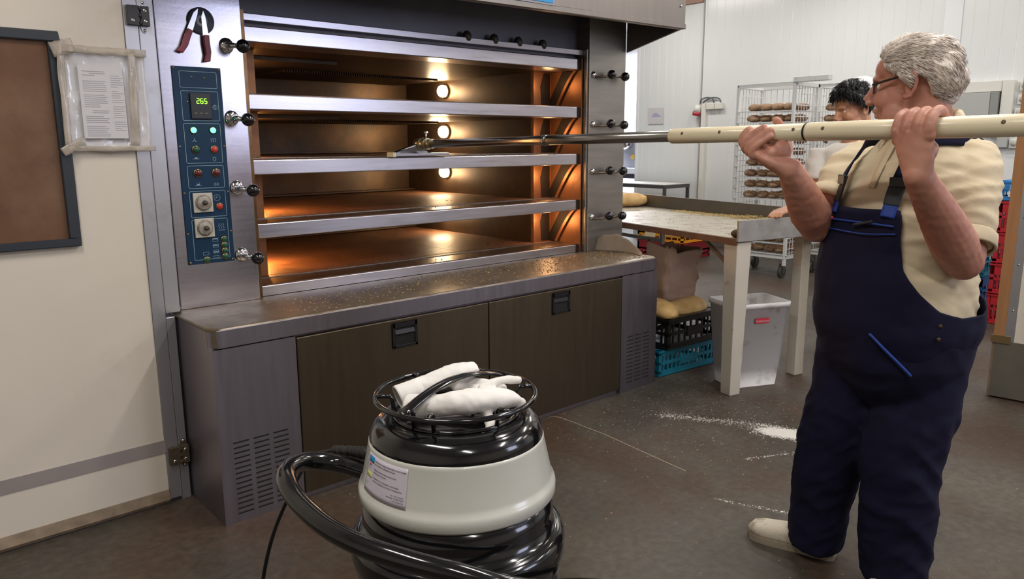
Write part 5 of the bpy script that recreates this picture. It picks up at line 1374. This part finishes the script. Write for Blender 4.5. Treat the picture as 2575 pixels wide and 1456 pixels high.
# ---- people further back
def figure(label, C0, heading, hface, height, top_m, trouser_m, armL, armR, hairf, skin_m, lean=(0, 0)):
    p_ = thing('person', label, 'person', (C0[0], C0[1], 0))
    k = height/1.75; F = V((math.cos(heading), math.sin(heading), 0)); L_ = V((-F.y, F.x, 0)); c = V((C0[0], C0[1], 0))
    hf = V((math.cos(hface[0])*math.cos(hface[1]), math.sin(hface[0])*math.cos(hface[1]), math.sin(hface[1]))); hl = V((0, 0, 1)).cross(hf).normalized(); hu = hf.cross(hl)
    hc = c+F*.05+V((lean[0], lean[1], 1.605*k))
    b = MB(); head_shapes(b, hc, hf, hl, hu, 1.0*k)
    def at(f, l, z):
        q = max(0, min(1, (z-.85)/.65)); return c+F*f+L_*l+V((lean[0]*q, lean[1]*q, z*k))
    b.tube([at(0, 0, 1.38), at(.01, 0, 1.46), hc-hu*.05-hf*.02, hc-hf*.02], [.08, .058, .056, .055], 20)
    tz = [(.84, .165, .115), (1.0, .155, .105), (1.15, .165, .11), (1.28, .185, .115), (1.37, .17, .10), (1.42, .09, .075)]
    def tors(mb, off):
        rows = [[at(math.cos(2*PI*i/32)*(d+off), math.sin(2*PI*i/32)*(w_+off), z) for i in range(32)] for z, w_, d in tz]
        mb.grid(rows, closed=True); mb.add(rows[0], [tuple(range(32))[::-1]]); mb.add(rows[-1], [tuple(range(32))])
    tors(b, -.015)
    for sg, (el, wr, fi) in ((1, armL), (-1, armR)):
        s0 = at(0, .19*sg, 1.36); el, wr, fi = V(el), V(wr), V(fi)
        b.tube([s0, s0.lerp(el, .5), el], [.048, .044, .038], 16).ball(el, .038, 12, 8).tube([el, el.lerp(wr, .3), wr], [.038, .040, .026], 16)
        d = (fi-wr); y = d.cross(V((0, 0, 1))).normalized()
        b.tube([wr, wr+d*.25, wr+d*.55], [(.018, .026), (.015, .038), (.012, .038)], 14, up=V((0, 0, 1)))
        for j in range(4):
            o_ = y*(.027-.018*j); b.tube([wr+d*.5+o_, wr+d*.78+o_*1.1+V((0, 0, .004)), wr+d*(1.02-.06*abs(j-1))+o_*1.15-V((0, 0, .012))], [.0095, .009, .008], 10)
        b.tube([wr+d*.12+y*.022*sg*-1, wr+d*.38+y*.055*sg*-1-V((0, 0, .006)), wr+d*.60+y*.062*sg*-1-V((0, 0, .02))], [.013, .011, .009], 10)
    for sg in (1, -1): b.tube([at(0, .09*sg, .88), at(.01, .10*sg, .48), at(-.01, .10*sg, .06)], [.08, .055, .04], 16)
    bo_ = fuse(b, 'body', skin_m, p_, .0055, 2); eye_parts(hc, hf, hl, hu, k, bo_)
    s_ = MB(); tors(s_, .012)
    for sg, (el, wr, fi) in ((1, armL), (-1, armR)):
        s0 = at(0, .185*sg, 1.355); el = V(el); s_.tube([s0-(el-s0)*.15, s0.lerp(el, .3), s0.lerp(el, .72)], [.062, .070, .066], 20)
    fuse(s_, 't_shirt', top_m, p_, .009, 3, lambda c_, n: .006*noise.noise(V((c_.x*14, c_.y*14, c_.z*22))))
    t_ = MB().tube([at(0, 0, .99), at(0, 0, .84)], [(.125, .17), (.13, .18)], 24, up=F)
    for sg in (1, -1): t_.tube([at(0, .085*sg, .88), at(.015, .10*sg, .48), at(-.01, .10*sg, .05)], [.10, .078, .066], 20)
    fuse(t_, 'trousers', trouser_m, p_, .011, 3, lambda c_, n: .006*noise.noise(c_*14))
    for sg in (1, -1): shoe(at(-.08, .10*sg, 0), at(.19, .12*sg, 0), p_)
    hairf(p_, hc, hf, hl, hu, k)
    return p_
tee = mat('white cotton tee', (232, 228, 222), .85, bump=.15, bscale=120); tee2 = mat('white work coat', (224, 224, 222), .85)
dktr = mat('dark grey trousers', (58, 58, 66), .85, var=.1)
blk_hair = mat('black hair', (20, 20, 20), .5, var=.3, vscale=50)
def hair_b(p_, c, F_, L_, U_, k):
    def ln_(az):
        a = abs((az+PI) % (2*PI)-PI)*180/PI
        T = [(0, 62), (40, 68), (70, 86), (95, 108), (130, 122), (180, 126)]
        for p, q in zip(T, T[1:]):
            if p[0] <= a <= q[0]: t = (a-p[0])/(q[0]-p[0]); return math.radians(p[1]+(q[1]-p[1])*t)
        return 2
    strand_hair('hair', blk_hair, p_, c, F_, L_, U_, k, .120, .098, .122, (-.008, 0, .034), ln_, n=1500, ln=.034, flow=lambda az, ph: V((.6, math.sin(az), -.5)), seed=8, wob=.026)
def hair_cap(p_, c, F_, L_, U_, k):
    R = Matrix((F_, L_, U_)).transposed(); rows = []
    for j in range(13):
        ph = 1.62*j/12
        rows.append([c+R@(V((-.012+.118*math.sin(ph)*math.cos(2*PI*i/36), .098*math.sin(ph)*math.sin(2*PI*i/36), .046+.100*math.cos(ph)*(1+.03*math.sin(i*2.2))))*k) for i in range(36)])
    MB().grid(rows, closed=True).obj('white_cap', mat('white cap cloth', (226, 228, 230), .8, bump=.2, bscale=60), p_, solid=.003)
figure('black-haired young person in a white T-shirt resting a hand on the table end', (3.39, -1.25), 3.49, (2.66, -.28), 1.717, tee, dktr,
       ((3.43, -1.47, 1.08), (3.37, -1.45, .86), (3.34, -1.44, .70)), ((3.265, -.995, 1.13), (3.035, -.968, 1.035), (2.862, -.965, 1.0)), hair_b, skin2, (-.056, .104))
figure('person in a white cap standing behind the black-haired one', (4.86, -.53), 3.0, (3.1, -.1), 1.87, tee2, dktr,
       ((4.80, -.84, 1.12), (4.60, -.78, 1.10), (4.46, -.70, 1.10)), ((4.84, -.28, 1.12), (4.62, -.30, 1.08), (4.46, -.34, 1.08)), hair_cap, skin2)
